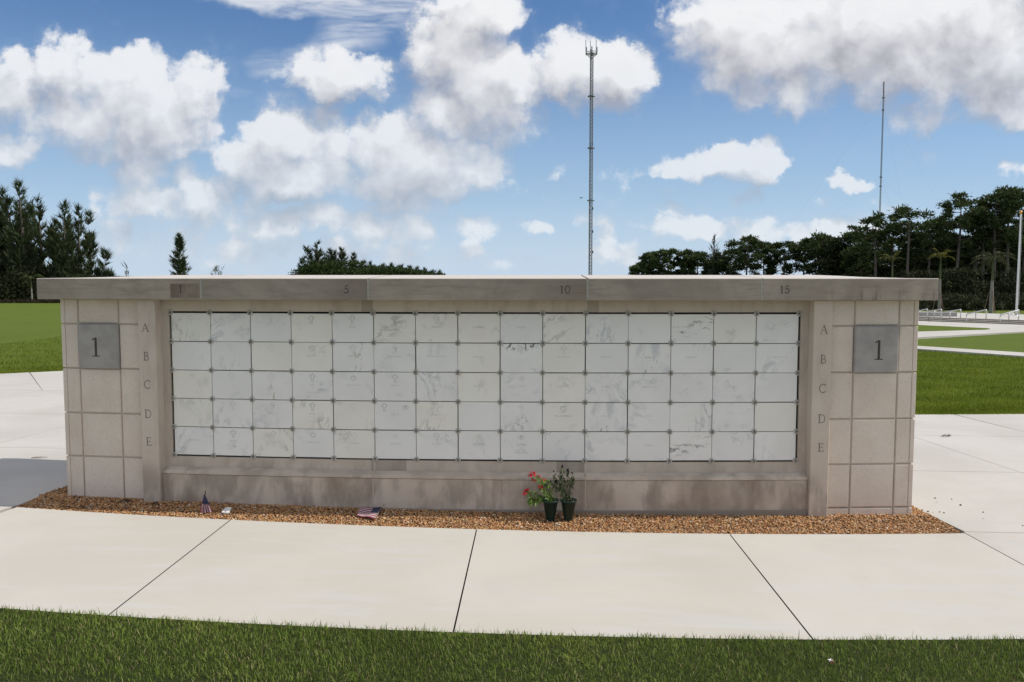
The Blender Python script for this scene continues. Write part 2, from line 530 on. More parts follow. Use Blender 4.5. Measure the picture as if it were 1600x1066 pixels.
def m_cap(t, tc, b):
    o = tc.outputs['Object']
    oi = t.n('ShaderNodeObjectInfo').outputs['Random']
    sx = t.n('ShaderNodeSeparateXYZ', {0: o})
    n1 = t.noise(o, 2.2, 6, 0.62, 0.8)
    st = t.noise(t.map(o, scl=(1, 1, .12)), 11.0, 5, 0.6, 0.2)
    hz = t.noise(t.map(o, scl=(.35, 1, 2.6)), 9.0, 6, 0.65, 0.4)
    c = t.mix(t.ramp(n1, 0.3, 0.7), (0.315, 0.265, 0.213), (0.44, 0.375, 0.308))
    c = t.mix(t.math('MULTIPLY', t.ramp(hz, 0.45, 0.7), 0.5), c, (0.205, 0.175, 0.145))
    c = t.mix(t.math('MULTIPLY', oi, 0.3), c, (0.28, 0.255, 0.225))
    # brown marks where the numbers were cut and drips at the right end
    def box(x0, x1, z0, z1):
        a = t.math('MULTIPLY', t.ramp(sx.outputs[0], x0, x0 + .02), t.ramp(sx.outputs[0], x1, x1 - .03))
        return t.math('MULTIPLY', a, t.math('MULTIPLY', t.ramp(sx.outputs[2], z0, z0 + .02), t.ramp(sx.outputs[2], z1, z1 - .02)))
    k = box(-2.84, -2.54, 1.965, 2.12)
    k = t.math('MAXIMUM', k, t.math('MULTIPLY', t.math('MULTIPLY', t.ramp(sx.outputs[0], -1.5, -1.1), t.ramp(sx.outputs[0], -0.965, -0.975)), 0.7))
    k = t.math('MAXIMUM', k, t.math('MULTIPLY', t.math('MULTIPLY', t.ramp(sx.outputs[0], 0.4, 0.95), t.ramp(sx.outputs[0], 0.98, 0.97)), 0.6))
    c = t.mix(t.math('MULTIPLY', k, t.ramp(n1, 0.2, 0.6)), c, (0.19, 0.148, 0.115))
    dr = t.math('MULTIPLY', t.ramp(st, 0.5, 0.64), t.math('MULTIPLY', t.ramp(sx.outputs[0], 2.9, 3.5), t.ramp(sx.outputs[2], 2.12, 1.98)))
    c = t.mix(t.math('MULTIPLY', dr, 0.75), c, (0.10, 0.072, 0.058))
    lt = t.math('MULTIPLY', t.ramp(t.noise(t.map(o, scl=(.3, 1, 3)), 14, 5, 0.6), 0.58, 0.72), t.ramp(sx.outputs[0], 0.8, 3.2))
    c = t.mix(t.math('MULTIPLY', lt, 0.45), c, (0.36, 0.32, 0.29))
    # weather-bleached top surface
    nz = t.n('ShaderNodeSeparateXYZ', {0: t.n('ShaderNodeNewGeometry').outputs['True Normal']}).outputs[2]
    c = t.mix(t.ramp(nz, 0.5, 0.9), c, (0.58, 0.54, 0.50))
    return c, t.noise(o, 150, 4, 0.65), 0.15, 0.003


def m_marble(warm, vein, dark):
    def f(t, tc, b):
        oi = t.n('ShaderNodeObjectInfo').outputs['Random']
        v = t.n('ShaderNodeCombineXYZ', {0: t.math('MULTIPLY', oi, 37.0), 1: t.math('MULTIPLY', oi, 91.0), 2: t.math('MULTIPLY', oi, 53.0)}).outputs[0]
        rot = t.n('ShaderNodeCombineXYZ', {1: t.math('MULTIPLY_ADD', oi, 4.4, -1.2)}).outputs[0]
        mp = t.n('ShaderNodeMapping')
        t.t.links.new(tc.outputs['Object'], mp.inputs['Vector'])
        t.t.links.new(rot, mp.inputs['Rotation'])
        o = t.vm('ADD', mp.outputs[0], v)
        n0 = t.noise(o, 3.0, 4, 0.5)
        os = t.map(o, scl=(1, 1, .32))
        w = t.vm('MULTIPLY_ADD', t.noise(o, 5, 4, 0.55, out='Color'), (.16, .16, .16), os)
        wob = t.noise(w, 8.5, 6, 0.6, 0.5)
        base_a = (0.86, 0.83, 0.755) if warm else (0.845, 0.83, 0.795)
        base_b = (0.82, 0.785, 0.70) if warm else (0.80, 0.785, 0.745)
        c = t.mix(t.ramp(n0, 0.35, 0.7), base_a, base_b)
        c = t.mix(t.math('MULTIPLY', t.math('SUBTRACT', oi, 0.35, clamp=True), 0.35), c, (0.74, 0.735, 0.725))
        thin = t.math('ABSOLUTE', t.math('SUBTRACT', wob, 0.5))
        patch = t.ramp(t.noise(o, 4.0, 2), 0.48, 0.70)
        k1 = t.math('MULTIPLY', t.ramp(thin, 0.06, 0.0), patch)
        c = t.mix(t.math('MULTIPLY', k1, vein), c, (0.46, 0.45, 0.40) if warm else (0.44, 0.465, 0.48))
        if dark > 0:
            k2 = t.math('MULTIPLY', t.ramp(t.noise(w, 12, 7, 0.68, 0.8), 0.57, 0.70), t.ramp(t.noise(o, 3.6, 2), 0.55, 0.68))
            c = t.mix(t.math('MULTIPLY', k2, dark), c, (0.19, 0.20, 0.205))
        return c, None
    return f


def m_marble_mark(kind):
    def f(t, tc, b):
        o = tc.outputs['Object']
        oi = t.n('ShaderNodeObjectInfo').outputs['Random']
        z = t.n('ShaderNodeSeparateXYZ', {0: o}).outputs[2]
        ofs = t.n('ShaderNodeCombineXYZ', {0: t.math('MULTIPLY', oi, 31.0), 1: t.math('MULTIPLY', oi, 17.0)}).outputs[0]
        o2 = t.vm('ADD', o, ofs)
        w = t.vm('MULTIPLY_ADD', t.noise(o2, 9, 4, 0.6, out='Color'), (.12, .12, .12), o2)
        c = t.mix(t.ramp(t.noise(o, 5, 4), .35, .7), (0.845, 0.83, 0.79), (0.79, 0.775, 0.74))
        if kind == 'flecked':      # dark flecks hanging from the upper edge
            k = t.ramp(t.noise(t.map(w, rot=(0, .6, 0), scl=(1, 1, .4)), 34, 5, 0.65), 0.50, 0.60)
            k = t.math('MULTIPLY', k, t.ramp(t.math('MULTIPLY_ADD', t.noise(o, 14, 2), .06, z), 0.085, 0.125))
            c = t.mix(t.math('MULTIPLY', k, .9), c, (0.13, 0.135, 0.135))
            k2 = t.math('MULTIPLY', t.ramp(t.noise(w, 16, 5, .6), .56, .68), t.ramp(t.n('ShaderNodeSeparateXYZ', {0: o}).outputs[0], .0, .12))
            c = t.mix(t.math('MULTIPLY', k2, .45), c, (0.42, 0.43, 0.43))
        elif kind == 'cloudy':     # grey-blue upright smears
            k = t.ramp(t.noise(t.map(w, (3, 0, 1), scl=(1, 1, .35)), 9, 4, .55), .42, .62)
            c = t.mix(t.math('MULTIPLY', k, .62), c, (0.50, 0.52, 0.54))
            k2 = t.ramp(t.noise(t.map(w, rot=(0, .5, 0), scl=(1, 1, .3)), 26, 5, .6), .60, .68)
            c = t.mix(t.math('MULTIPLY', k2, .6), c, (0.25, 0.26, 0.27))
        elif kind == 'streaked':   # a band of short dark strokes lying aslant
            r = t.map(w, rot=(0, .35, 0), scl=(.45, 1, 2.2))
            k = t.ramp(t.noise(r, 17, 6, .62), .53, .66)
            k = t.math('MULTIPLY', k, t.ramp(t.math('ABSOLUTE', t.math('MULTIPLY_ADD', t.n('ShaderNodeSeparateXYZ', {0: o}).outputs[0], -.35, t.math('SUBTRACT', z, .01))), .09, .02))
            c = t.mix(t.math('MULTIPLY', k, .85), c, (0.17, 0.18, 0.185))
        else:                      # rusty olive trickle
            r = t.map(w, rot=(0, -.35, 0), scl=(1.6, 1, .22))
            k = t.math('MULTIPLY', t.ramp(t.noise(r, 14, 5, .6), .55, .68), t.ramp(t.math('ABSOLUTE', t.math('SUBTRACT', t.n('ShaderNodeSeparateXYZ', {0: o}).outputs[0], .05)), .11, .03))
            c = t.mix(t.math('MULTIPLY', k, .8), c, (0.36, 0.33, 0.23))
        return c, None
    return f


def m_concrete(warm):
    def f(t, tc, b):
        o = tc.outputs['Object']
        oi = t.n('ShaderNodeObjectInfo').outputs['Random']
        n1 = t.noise(o, 0.55, 6, 0.6, 0.4)
        n2 = t.noise(t.map(o, scl=(.25, 1.6, 1)), 3.0, 6, 0.65, 0.3)
        n3 = t.noise(o, 210, 3, 0.7)
        n4 = t.noise(o, 6, 5, 0.6, 0.2)
        a, bb = ((0.500, 0.474, 0.415), (0.556, 0.532, 0.474)) if warm else ((0.49, 0.468, 0.428), (0.56, 0.538, 0.498))
        c = t.mix(t.ramp(n1, 0.35, 0.65), a, bb)
        c = t.mix(t.math('MULTIPLY', t.ramp(n2, 0.46, 0.70), 0.75), c, (0.54, 0.535, 0.52) if warm else (0.49, 0.483, 0.465))
        c = t.mix(t.math('MULTIPLY', t.ramp(n4, 0.54, 0.72), 0.26), c, (0.50, 0.44, 0.37))
        c = t.mix(t.math('MULTIPLY', oi, 0.3), c, (0.58, 0.56, 0.525))
        c = t.mix(t.math('MULTIPLY', t.ramp(n3, 0.55, 0.8), 0.22), c, (0.42, 0.39, 0.35))
        dot = t.math('MULTIPLY', t.ramp(t.vor(o, 11), 0.035, 0.02), t.ramp(t.noise(o, 2.0, 2), 0.5, 0.6))
        c = t.mix(t.math('MULTIPLY', dot, 0.6), c, (0.22, 0.19, 0.16))
        brush = t.noise(t.map(o, scl=(1, 30, 1)), 14, 3, 0.6)
        return c, t.math('ADD', t.math('MULTIPLY', n3, 0.6), t.math('MULTIPLY', brush, .6)), 0.10, 0.004
    return f


def m_lawn(t, tc, b):
    o = tc.outputs['Object']
    n1 = t.noise(o, 0.35, 6, 0.62)
    n2 = t.noise(o, 2.6, 5, 0.65)
    n3 = t.noise(t.map(o, scl=(1, .5, 1)), 38, 4, 0.75)
    c = t.mix(t.ramp(n3, 0.3, 0.7), (0.076, 0.115, 0.012), (0.142, 0.190, 0.026))
    c = t.mix(t.math('MULTIPLY', t.ramp(n1, 0.42, 0.68), 0.5), c, (0.088, 0.126, 0.013))
    c = t.mix(t.math('MULTIPLY', t.ramp(n2, 0.55, 0.75), 0.4), c, (0.160, 0.186, 0.036))
    return c, t.math('ADD', n3, t.noise(o, 160, 3, 0.7)), 0.5, 0.04


def m_attr(t, tc, b):
    a = t.n('ShaderNodeAttribute', attribute_name='Col')
    return a.outputs['Color'], None


M = {}
M['precast'] = material('precast_block', m_precast, 0.85, 0.2)
M['cast'] = material('cast_stone', m_cast(1.04, 0.34), 0.8, 0.25)
M['recess'] = material('recess_stone', m_cast(0.95, 0.42, 2.0), 0.8, 0.25)
M['patch'] = material('patch_stone', m_cast(0.70, 0.35, 5.0), 0.8, 0.25)
M['sill'] = material('sill_stone', m_cast(1.04, 0.25, 3.0), 0.8, 0.25)
M['base'] = material('stained_stone', m_cast(1.0, 0.75, 7.0), 0.8, 0.25)
M['footing'] = material('footing_stone', m_cast(0.50, 0.3, 9.0), 0.85, 0.2)
M['mortar'] = material('joint_mortar', m_cast(1.02, 0.1, 1.0), 0.9, 0.1)
M['groove'] = material('block_groove', m_cast(0.98, 0.2, 1.0), 0.9, 0.1)
M['cap'] = material('weathered_cap_stone', m_cap, 0.8, 0.25)
M['joint'] = flat('pale_cap_joint', (0.42, 0.40, 0.36), 0.9)
M['plaque'] = flat('grey_plaque_stone', (0.36, 0.335, 0.315), 0.6, var=0.10, nscale=7)
M['letter'] = flat('letter_dark_fill', (0.075, 0.068, 0.062), 0.9)  # dark fill of the numbers on plaques and cap
M['letter_soft'] = flat('letter_cut', (0.215, 0.185, 0.16), 0.9)
M['engrave'] = flat('marble_cut', (0.60, 0.59, 0.565), 0.9)
M['engrave_dark'] = flat('marble_cut_dark', (0.44, 0.435, 0.415), 0.9)
M['engrave_soft'] = flat('marble_cut_soft', (0.70, 0.685, 0.65), 0.9)
M['gap'] = flat('niche_gap', (0.02, 0.02, 0.02), 0.9)
M['rosette'] = flat('rosette_bronze', (0.47, 0.445, 0.40), 0.5, metallic=0.1)
M['rosette_bolt'] = flat('rosette_bolt', (0.16, 0.155, 0.14), 0.5, metallic=0.3)
M['marble'] = [material('marble_warm', m_marble(True, .35, 0), .45, .4), material('marble_cool', m_marble(False, .35, 0), .45, .4),
               material('marble_warm_veined', m_marble(True, .75, .22), .45, .4), material('marble_cool_veined', m_marble(False, .65, .38), .45, .4),
               material('marble_dark_streaked', m_marble(False, .7, .85), .45, .4)] + \
    [material('marble_%s' % k, m_marble_mark(k), .45, .4) for k in ('flecked', 'cloudy', 'streaked', 'trickled')]
M['walk'] = material('walkway_concrete', m_concrete(True), 0.85, 0.2)
M['plaza'] = material('plaza_concrete', m_concrete(False), 0.85, 0.2)
M['jointdirt'] = flat('paving_joint_dirt', (0.045, 0.04, 0.034), 0.95)
M['jointpale'] = flat('paving_joint_pale', (0.38, 0.365, 0.335), 0.95)
M['lawn'] = material('lawn', m_lawn, 0.9, 0.15)
M['gravel'] = material('gravel_stone', m_attr, 0.7, 0.3)
M['gravelbed'] = flat('gravel_bed', (0.13, 0.075, 0.04), 0.95, var=.4, nscale=80)


def m_leafy(t, tc, b):
    a = t.n('ShaderNodeAttribute', attribute_name='Col')
    t.t.links.new(a.outputs['Color'], b.inputs['Base Color'])
    return None


def leaf_material(name, trans=0.25):
    m = bpy.data.materials.new(name)
    m.use_nodes = True
    t = NT(m.node_tree)
    m.node_tree.nodes.clear()
    out = t.n('ShaderNodeOutputMaterial')
    a = t.n('ShaderNodeAttribute', attribute_name='Col')
    b = t.n('ShaderNodeBsdfPrincipled', {'Roughness': 0.75, 'Specular IOR Level': 0.12, 'Base Color': a.outputs['Color']})
    tr = t.n('ShaderNodeBsdfTranslucent', {'Color': a.outputs['Color']})
    mx = t.n('ShaderNodeMixShader', {0: trans, 1: b.outputs[0], 2: tr.outputs[0]})
    m.node_tree.links.new(mx.outputs[0], out.inputs[0])
    return m


M['grass'] = leaf_material('grass_blade', 0.25)
M['leaf'] = leaf_material('foliage', 0.18)
M['bark'] = flat('bark', (0.15, 0.125, 0.105), 0.95, var=.4, nscale=12)
M['palebark'] = flat('pale_bark', (0.26, 0.245, 0.22), 0.9, var=.2, nscale=12)
M['steel'] = flat('galvanised_steel', (0.42, 0.43, 0.45), 0.45, metallic=0.6)
M['rail'] = flat('stainless_rail', (0.62, 0.62, 0.62), 0.35, metallic=0.7)
M['mastpaint'] = flat('mast_steel', (0.20, 0.215, 0.24), 0.6, metallic=0.2)
M['white'] = flat('white_paint', (0.78, 0.78, 0.76), 0.4)
M['polepaint'] = flat('flagpole_paint', (0.70, 0.72, 0.72), 0.35)
M['gold'] = flat('gilt_ball', (0.75, 0.36, 0.06), 0.3, metallic=0.8)
M['pot'] = flat('green_plastic', (0.006, 0.030, 0.022), 0.38, spec=0.5, var=.25, nscale=9)
M['soil'] = flat('potting_soil', (0.030, 0.020, 0.014), 0.95, var=.4, nscale=90)
M['flower'] = flat('red_petal', (0.72, 0.010, 0.04), 0.6, var=.25, nscale=60)
M['flower_dark'] = flat('orange_red_petal', (0.42, 0.08, 0.03), 0.6, var=.3, nscale=60)
M['stem'] = flat('green_stem', (0.09, 0.13, 0.03), 0.7)
M['shaft'] = flat('palm_crownshaft', (0.075, 0.095, 0.04), 0.7)
M['drystem'] = flat('dry_stem', (0.085, 0.09, 0.06), 0.8)
M['seedhead'] = flat('dark_seed_head', (0.018, 0.014, 0.013), 0.9, var=.4, nscale=90)
M['flag_red'] = flat('flag_red', (0.25, 0.025, 0.055), 0.8)
M['flag_white'] = flat('flag_white', (0.48, 0.45, 0.47), 0.8)
M['flag_blue'] = flat('flag_blue', (0.022, 0.028, 0.075), 0.8)
M['wood'] = flat('wooden_stick', (0.30, 0.22, 0.12), 0.7)
M['brass'] = flat('tarnished_tip', (0.07, 0.055, 0.02), 0.5)
M['dryleaf'] = flat('dry_leaf', (0.075, 0.042, 0.03), 0.85, var=.4, nscale=60)
M['greyconcrete'] = flat('planter_concrete', (0.36, 0.355, 0.35), 0.85, nscale=6)
M['stepstone'] = flat('step_concrete', (0.40, 0.37, 0.33), 0.85, nscale=5)
M['feather'] = flat('dark_feather', (0.02, 0.02, 0.022), 0.8)
M['stake'] = flat('timber_prop', (0.22, 0.15, 0.11), 0.85)
M['logo'] = flat('faded_print', (0.36, 0.26, 0.36), 0.7)

# ------------------------------------------------------------------ ground, lawn, paving


def ground_sheet():
    xs = [-3000, -600, -150] + list(np.arange(-60, 61, 3.0)) + [150, 600, 3000]
    ys = [-400, -60] + list(np.arange(-20, 61, 4.0)) + [120, 400, 3500]
    vs = [(x, y, gz(x) - 0.03) for y in ys for x in xs]
    nx = len(xs)
    fs = [(j * nx + i, j * nx + i + 1, (j + 1) * nx + i + 1, (j + 1) * nx + i) for j in range(len(ys) - 1) for i in range(nx - 1)]
    o = mesh_obj('ground', vs, fs, M['lawn'])
    tag(o, 'mown green lawn reaching to the trees', None, None, 'structure')


ground_sheet()


def sheet(name, pts, dz, mat, thick=0.0, parent=None, kind='structure', label=None, side=None):
    """flat slab from a ground outline, top at the paving level + dz"""
    n = len(pts)
    top = [Vector((p[0], p[1], gz(p[0]) + dz)) for p in pts]
    vs, fs = list(top), [tuple(range(n))]
    if thick:
        vs += [v - Vector((0, 0, thick)) for v in top]
        fs += [(i, n + i, n + (i + 1) % n, (i + 1) % n) for i in range(n)]
    o = mesh_obj(name, vs, fs, mat, parent)
    me = o.data
    bm = bmesh.new()
    bm.from_mesh(me)
    bmesh.ops.triangulate(bm, faces=[f for f in bm.faces if len(f.verts) > 4])
    bmesh.ops.recalc_face_normals(bm, faces=bm.faces)
    if sum(f.normal.z * f.calc_area() for f in bm.faces if abs(f.normal.z) > .9) < 0 and not thick:
        bmesh.ops.reverse_faces(bm, faces=bm.faces)
    if side is not None:
        me.materials.append(side)
        for f in bm.faces:
            if abs(f.normal.z) < .5: f.material_index = 1
    bm.to_mesh(me)
    bm.free()
    if kind and parent is None: o['kind'] = kind
    if label: o['label'] = label
    return o


def arc(s0, s1, off, n):
    return [tuple(P(s0 + (s1 - s0) * i / n, off, 0))[:2] for i in range(n + 1)]


WALK_OUT = 2.66


def outer(s):
    return 2.7543 + 0.0181 * s - 0.0036 * s * s


def inner(s):
    return 0.5833 + 0.020 * s - 0.0028 * s * s


# front walk: joint-coloured base, four curved slabs
def arcf(s0, s1, fn, n):
    return [tuple(P(s0 + (s1 - s0) * i / n, fn(s0 + (s1 - s0) * i / n), 0))[:2] for i in range(n + 1)]


walk = sheet('front_walkway', arcf(-4.26, 4.186, inner, 40) + arcf(4.105, -4.26, lambda s: outer(s) - .01, 40), -0.022, M['jointdirt'],
             label='cream concrete walk in front of the niche wall')
BIN = [-4.25, -2.145, 0.025, 2.159, 4.186]      # joints fan out a little from the wall
BOUT = [-4.25, -2.015, 0.063, 2.106, 4.105]
for i in range(4):
    g = 0.005
    o = sheet('paving_slab', arcf(BIN[i] + g, BIN[i + 1] - g, inner, 14) + arcf(BOUT[i + 1] - g, BOUT[i] + g, outer, 14), 0.0, M['walk'], 0.06, walk, side=M['jointdirt'])

# side plazas
plaza = sheet('plaza', [(-22, -1.6), (-4.30, -1.65)] + [(-4.30, -0.2), (-4.245, 0.60), (-4.20, 3.0), (4.10, 3.0), (4.135, 0.55), (4.262, -0.39)] + [(4.42, -2.5), (6.5, -2.25), (9, -1.7), (13, -0.7), (13, 6.90), (8.36, 6.41), (6.55, 6.22), (4.0, 6.1), (1.0, 9.0), (-6, 11.6), (-10.16, 10.79), (-11.14, 10.17), (-22, 3.3)],
              -0.020, M['jointpale'], label='pale concrete plaza round both ends of the columbarium')


def clip_slab(poly, mat, dz=0.0):
    return sheet('paving_slab', poly, dz, mat, 0.05, plaza, side=M['jointpale'])


g = 0.004
# right plaza: columns along radial joints, rows across
rc = [lambda y: 4.262 - 0.127 * (y + .36) if y < .6 else 4.13, lambda y: 5.72 + (4.04 - y) * 0.145, lambda y: 7.6 + (4.04 - y) * 0.20, lambda y: 9.6 + (4.04 - y) * .25]
rrows = [-2.7, -0.34, 2.06, 4.35, 6.1]


def right_back(x):
    return 6.22 + (x - 6.55) * 0.105


for ci in range(3):
    for ri in range(4):
        y0, y1 = rrows[ri] + g, rrows[ri + 1] - g
        fa, fb = rc[ci], rc[ci + 1]
        if ri == 3:
            pts = [(fa(y0) + g, y0), (fb(y0) - g, y0), (fb(6.2) - g, right_back(fb(6.2))), (fa(6.1) + g, right_back(fa(6.1)))]
        elif ri == 0:
            def yo(x):                      # outer edge of the walk carried on to the right
                return -2.57 + 0.125 * (x - 3.9)
            xa, xb = fa(-.34) + .008 + (.09 if ci == 0 else 0) * 0, fb(-1.2)
            xl = P(4.105, outer(4.105), 0).x if ci == 0 else fa(-2.2)
            ca, cb = P(4.1885, inner(4.1885), 0), P(4.1075, outer(4.1075), 0)
            xl = cb.x if ci == 0 else xl
            pts = [((ca.x, y1) if ci == 0 else (fa(-.36) + .005, y1)), (xl + (0 if ci == 0 else .005), yo(xl)), (fb(-2.0) - g, yo(fb(-2.0))), (fb(-.34) - g, y1)]
        elif ri == 1 and ci == 0:
            pts = [(fa(-.34) + g, y0), (fb(y0) - g, y0), (fb(y1) - g, y1), (4.13 + g, y1), (4.13 + g, .6)]
        else:
            pts = [(fa(y0) + g, y0), (fb(y0) - g, y0), (fb(y1) - g, y1), (fa(y1) + g, y1)]
        clip_slab(pts, M['plaza'])
# left plaza
lc = [lambda y: -4.245 - 0.075 * max(0, (.6 - y)) / .8, lambda y: -6.34 + (y - 2.76) * .106, lambda y: -8.75 + (y - 7.6) * .2, lambda y: -11.8 + (y - 7.6) * .2]
lrows = [-2.8, -0.16, 2.45, 5.0, 7.6, 10.2]


def left_back(x):
    return 10.17 + (x + 11.14) * 0.633


for ci in range(3):
    for ri in range(5):
        y0, y1 = lrows[ri] + g, lrows[ri + 1] - g
        fa, fb = lc[ci], lc[ci + 1]
        if ri == 4:
            xa, xb = fa(y0), fb(y0)
            if ci == 0: continue
            if ci == 1:
                pts = [(-8.74 + g, y0), (-10.73 + .012, left_back(-10.73)), (-6.2, left_back(-6.2)), (-6.2, y0)]
            else:
                pts = [(-8.74 - g, y0), (-10.73 - .012, left_back(-10.73)), (-13.6, left_back(-13.6)), (-13.6, y0)]
        elif ri == 0:
            pts = [(fa(-.17) - .008, y1), (fb(-.17) + g, y1), (fb(-.17) + g, -1.55), (-4.7 if ci == 0 else fa(-.17) - g, -1.6)]
        elif ri == 1 and ci == 0:
            pts = [(fa(y0) - g, y0), (-4.245 - g, .6), (-4.2 - g, y1), (fb(y1) + g, y1), (fb(y0) + g, y0)]
        else:
            pts = [(fa(y0) - g, y0), (fa(y1) - g, y1), (fb(y1) + g, y1), (fb(y0) + g, y0)]
        clip_slab(pts, M['plaza'])

# far right: paths, forecourt
def pxpoly(*pp):
    return [tuple(at(*p))[:2] for p in pp]


def extend(a, b, ka, kb):     # line through two ground points stretched both ways
    a, b = Vector(a), Vector(b)
    d = b - a
    return tuple(a - d * ka), tuple(b + d * kb)


e1 = extend(*pxpoly((1434, 542), (1600, 552.5)), 4.0, 5)
e2 = extend(*pxpoly((1434, 546.5), (1600, 558)), 4.0, 5)
sheet('garden_path', [e1[0], e1[1], e2[1], e2[0]], 0.012, M['plaza'], 0.08, label='narrow concrete path crossing the right lawn')
f1 = extend(*pxpoly((1434, 502), (1600, 508)), 2.0, 2.0)
f2 = extend(*pxpoly((1434, 529), (1600, 519)), 3.0, 0.6)
sheet('forecourt', [f1[0], f1[1], f2[1], f2[0]], 0.008, M['plaza'], 0.08, label='wide concrete forecourt below the far steps')
tri = pxpoly((1434, 509), (1545, 514.2), (1547, 515.3), (1540, 516.2), (1434, 519.5))
tri = [extend(tri[0], tri[1], 1.5, 0)[0]] + tri + [extend(tri[4], tri[3], 1.5, 0)[0]]
sheet('lawn_wedge', tri, 0.035, M['lawn'], 0.04, label='thin wedge of lawn between the far concrete paths')

# ------------------------------------------------------------------ the columbarium
wall = thing('columbarium', 'long gently curved pale stone columbarium wall with five rows of marble niche covers', 'columbarium')
PP = 0.39
RH = 1.3575 / 5
TOPZ = 0.125
GB = -1.99              # how deep the stones go below the gravel

# core behind everything
arcbox('core', -3.96, 3.96, -1.50, -0.05, GB, TOPZ - .002, M['groove'], wall, 0.002, 40)
# dark backing of the niches
arcbox('niche_backing', -2.95, 2.95, -0.05, -0.030, -1.38, 0.02, M['gap'], wall, 0.001, 40)
# recess frame stones
for a, c, mt in ((-3.018, -1.084, 'recess'), (-1.084, -0.979, 'patch'), (-0.979, 0.99, 'recess'), (0.99, 1.095, 'patch'), (1.095, 3.018, 'recess')):
    arcbox('frame_stone', a, c, -0.045, 0.0, 0.013, TOPZ, M[mt], wall, 0.001)
for a, c, mt in ((-3.018, -1.016, 'recess'), (-1.016, -0.682, 'patch'), (-0.682, 0.718, 'recess'), (0.718, 0.976, 'patch'), (0.976, 3.018, 'recess')):
    arcbox('frame_stone', a, c, -0.045, 0.0, -1.478, -1.369, M[mt], wall, 0.001)
for sg in (-1, 1):
    a, c = sorted((sg * 3.018, sg * 2.942))
    arcbox('frame_stone', a, c, -0.045, -0.0005, -1.369, 0.013, M['recess'], wall, 0.001)
# pale joint lines at the panel ends
for sj in (-0.979, 0.979):
    arcbox('mortar_joint', sj - .006, sj + .006, 0.0, 0.0015, -1.468, -1.372, M['mortar'], wall, 0.0005)

# sill with a sloping top and the stained panel under it
SB = [-3.018, -0.979, 0.979, 3.018]
for i in range(3):
    a, c = SB[i] + .004, SB[i + 1] - .004
    n = 10
    prof = [(-0.04, -1.468), (0.0, -1.468), (0.072, -1.492), (0.080, -1.497), (0.080, -1.519), (0.074, -1.522), (-0.04, -1.522)]
    vs, fs = [], []
    for k in range(n + 1):
        s = a + (c - a) * k / n
        vs += [P(s, o_, z_) for o_, z_ in prof]
    m_ = len(prof)
    for k in range(n):
        for j in range(m_):
            fs.append((k * m_ + j, (k + 1) * m_ + j, (k + 1) * m_ + (j + 1) % m_, k * m_ + (j + 1) % m_))
    fs += [tuple(range(m_)), tuple((n * m_) + j for j in range(m_ - 1, -1, -1))]
    mesh_obj('sill', vs, fs, M['sill'], wall)
    arcbox('base_panel', a, c, -0.04, 0.074, GB, -1.524, M['base'], wall, 0.003, 10)
    arcbox('footing', a, c, 0.03, 0.092, GB, -1.800, M['footing'], wall, 0.004, 10)
for sj in (-0.979, 0.979):
    arcbox('mortar_joint', sj - .0045, sj + .0045, -0.03, 0.0735, GB, -1.47, M['mortar'], wall, 0.0005)

# glyphs ----------------------------------------------------------------


def arcpts(cx, cy, rx, ry, a0, a1, n=10):
    return [(cx + rx * math.cos(math.radians(a0 + (a1 - a0) * i / n)), cy + ry * math.sin(math.radians(a0 + (a1 - a0) * i / n))) for i in range(n + 1)]


T, H = 0.055, 0.13        # thin and thick strokes
GLYPH = {   # strokes: points, widths ; unit height 1
    'A': [([(0.06, 0), (0.40, 1.0)], T), ([(0.40, 1.0), (0.78, 0)], H), ([(0.18, 0.36), (0.62, 0.36)], T), ([(-.04, .02), (.20, .02)], T), ([(.62, .02), (.92, .02)], T)],
    'B': [([(0.14, 0), (0.14, 1)], H), ([(0, .02), (.36, .02)] + arcpts(.36, .26, .24, .24, -90, 90), .085), ([(0, .98), (.32, .98)] + arcpts(.32, .76, .21, .22, 90, -90), .08), ([(.14, .52), (.36, .51)], T)],
    'C': [(arcpts(.46, .5, .40, .49, 48, 312, 18), .10), ([(.76, .98), (.76, .72)], T), ([(.76, .05), (.74, .26)], T)],
    'D': [([(0.14, 0), (0.14, 1)], H), ([(0, .02), (.36, .02)] + arcpts(.36, .5, .42, .48, -90, 90, 14) + [(.0, .98)], .085)],
    'E': [([(0.14, 0), (0.14, 1)], H), ([(0, .98), (.60, .98)], .065), ([(0, .02), (.64, .02)], .065), ([(.14, .52), (.48, .52)], .06), ([(.60, 1.0), (.60, .80)], T), ([(.64, 0), (.64, .22)], T), ([(.48, .62), (.48, .42)], T)],
    '1': [([(0.28, 0), (0.28, 1)], H), ([(.08, .88), (.28, .985)], .07), ([(.06, .02), (.50, .02)], .05)],
    '5': [([(.18, .97), (.56, .97)], .085), ([(.20, .97), (.13, .58)], .06), ([(.13, .58)] + arcpts(.26, .32, .30, .29, 110, -150, 16), .10)],
    '0': [(arcpts(.36, .5, .30, .49, 0, 360, 22), .095)],
}
GW = {'A': .88, 'B': .68, 'C': .84, 'D': .84, 'E': .70, '1': .54, '5': .62, '0': .74}


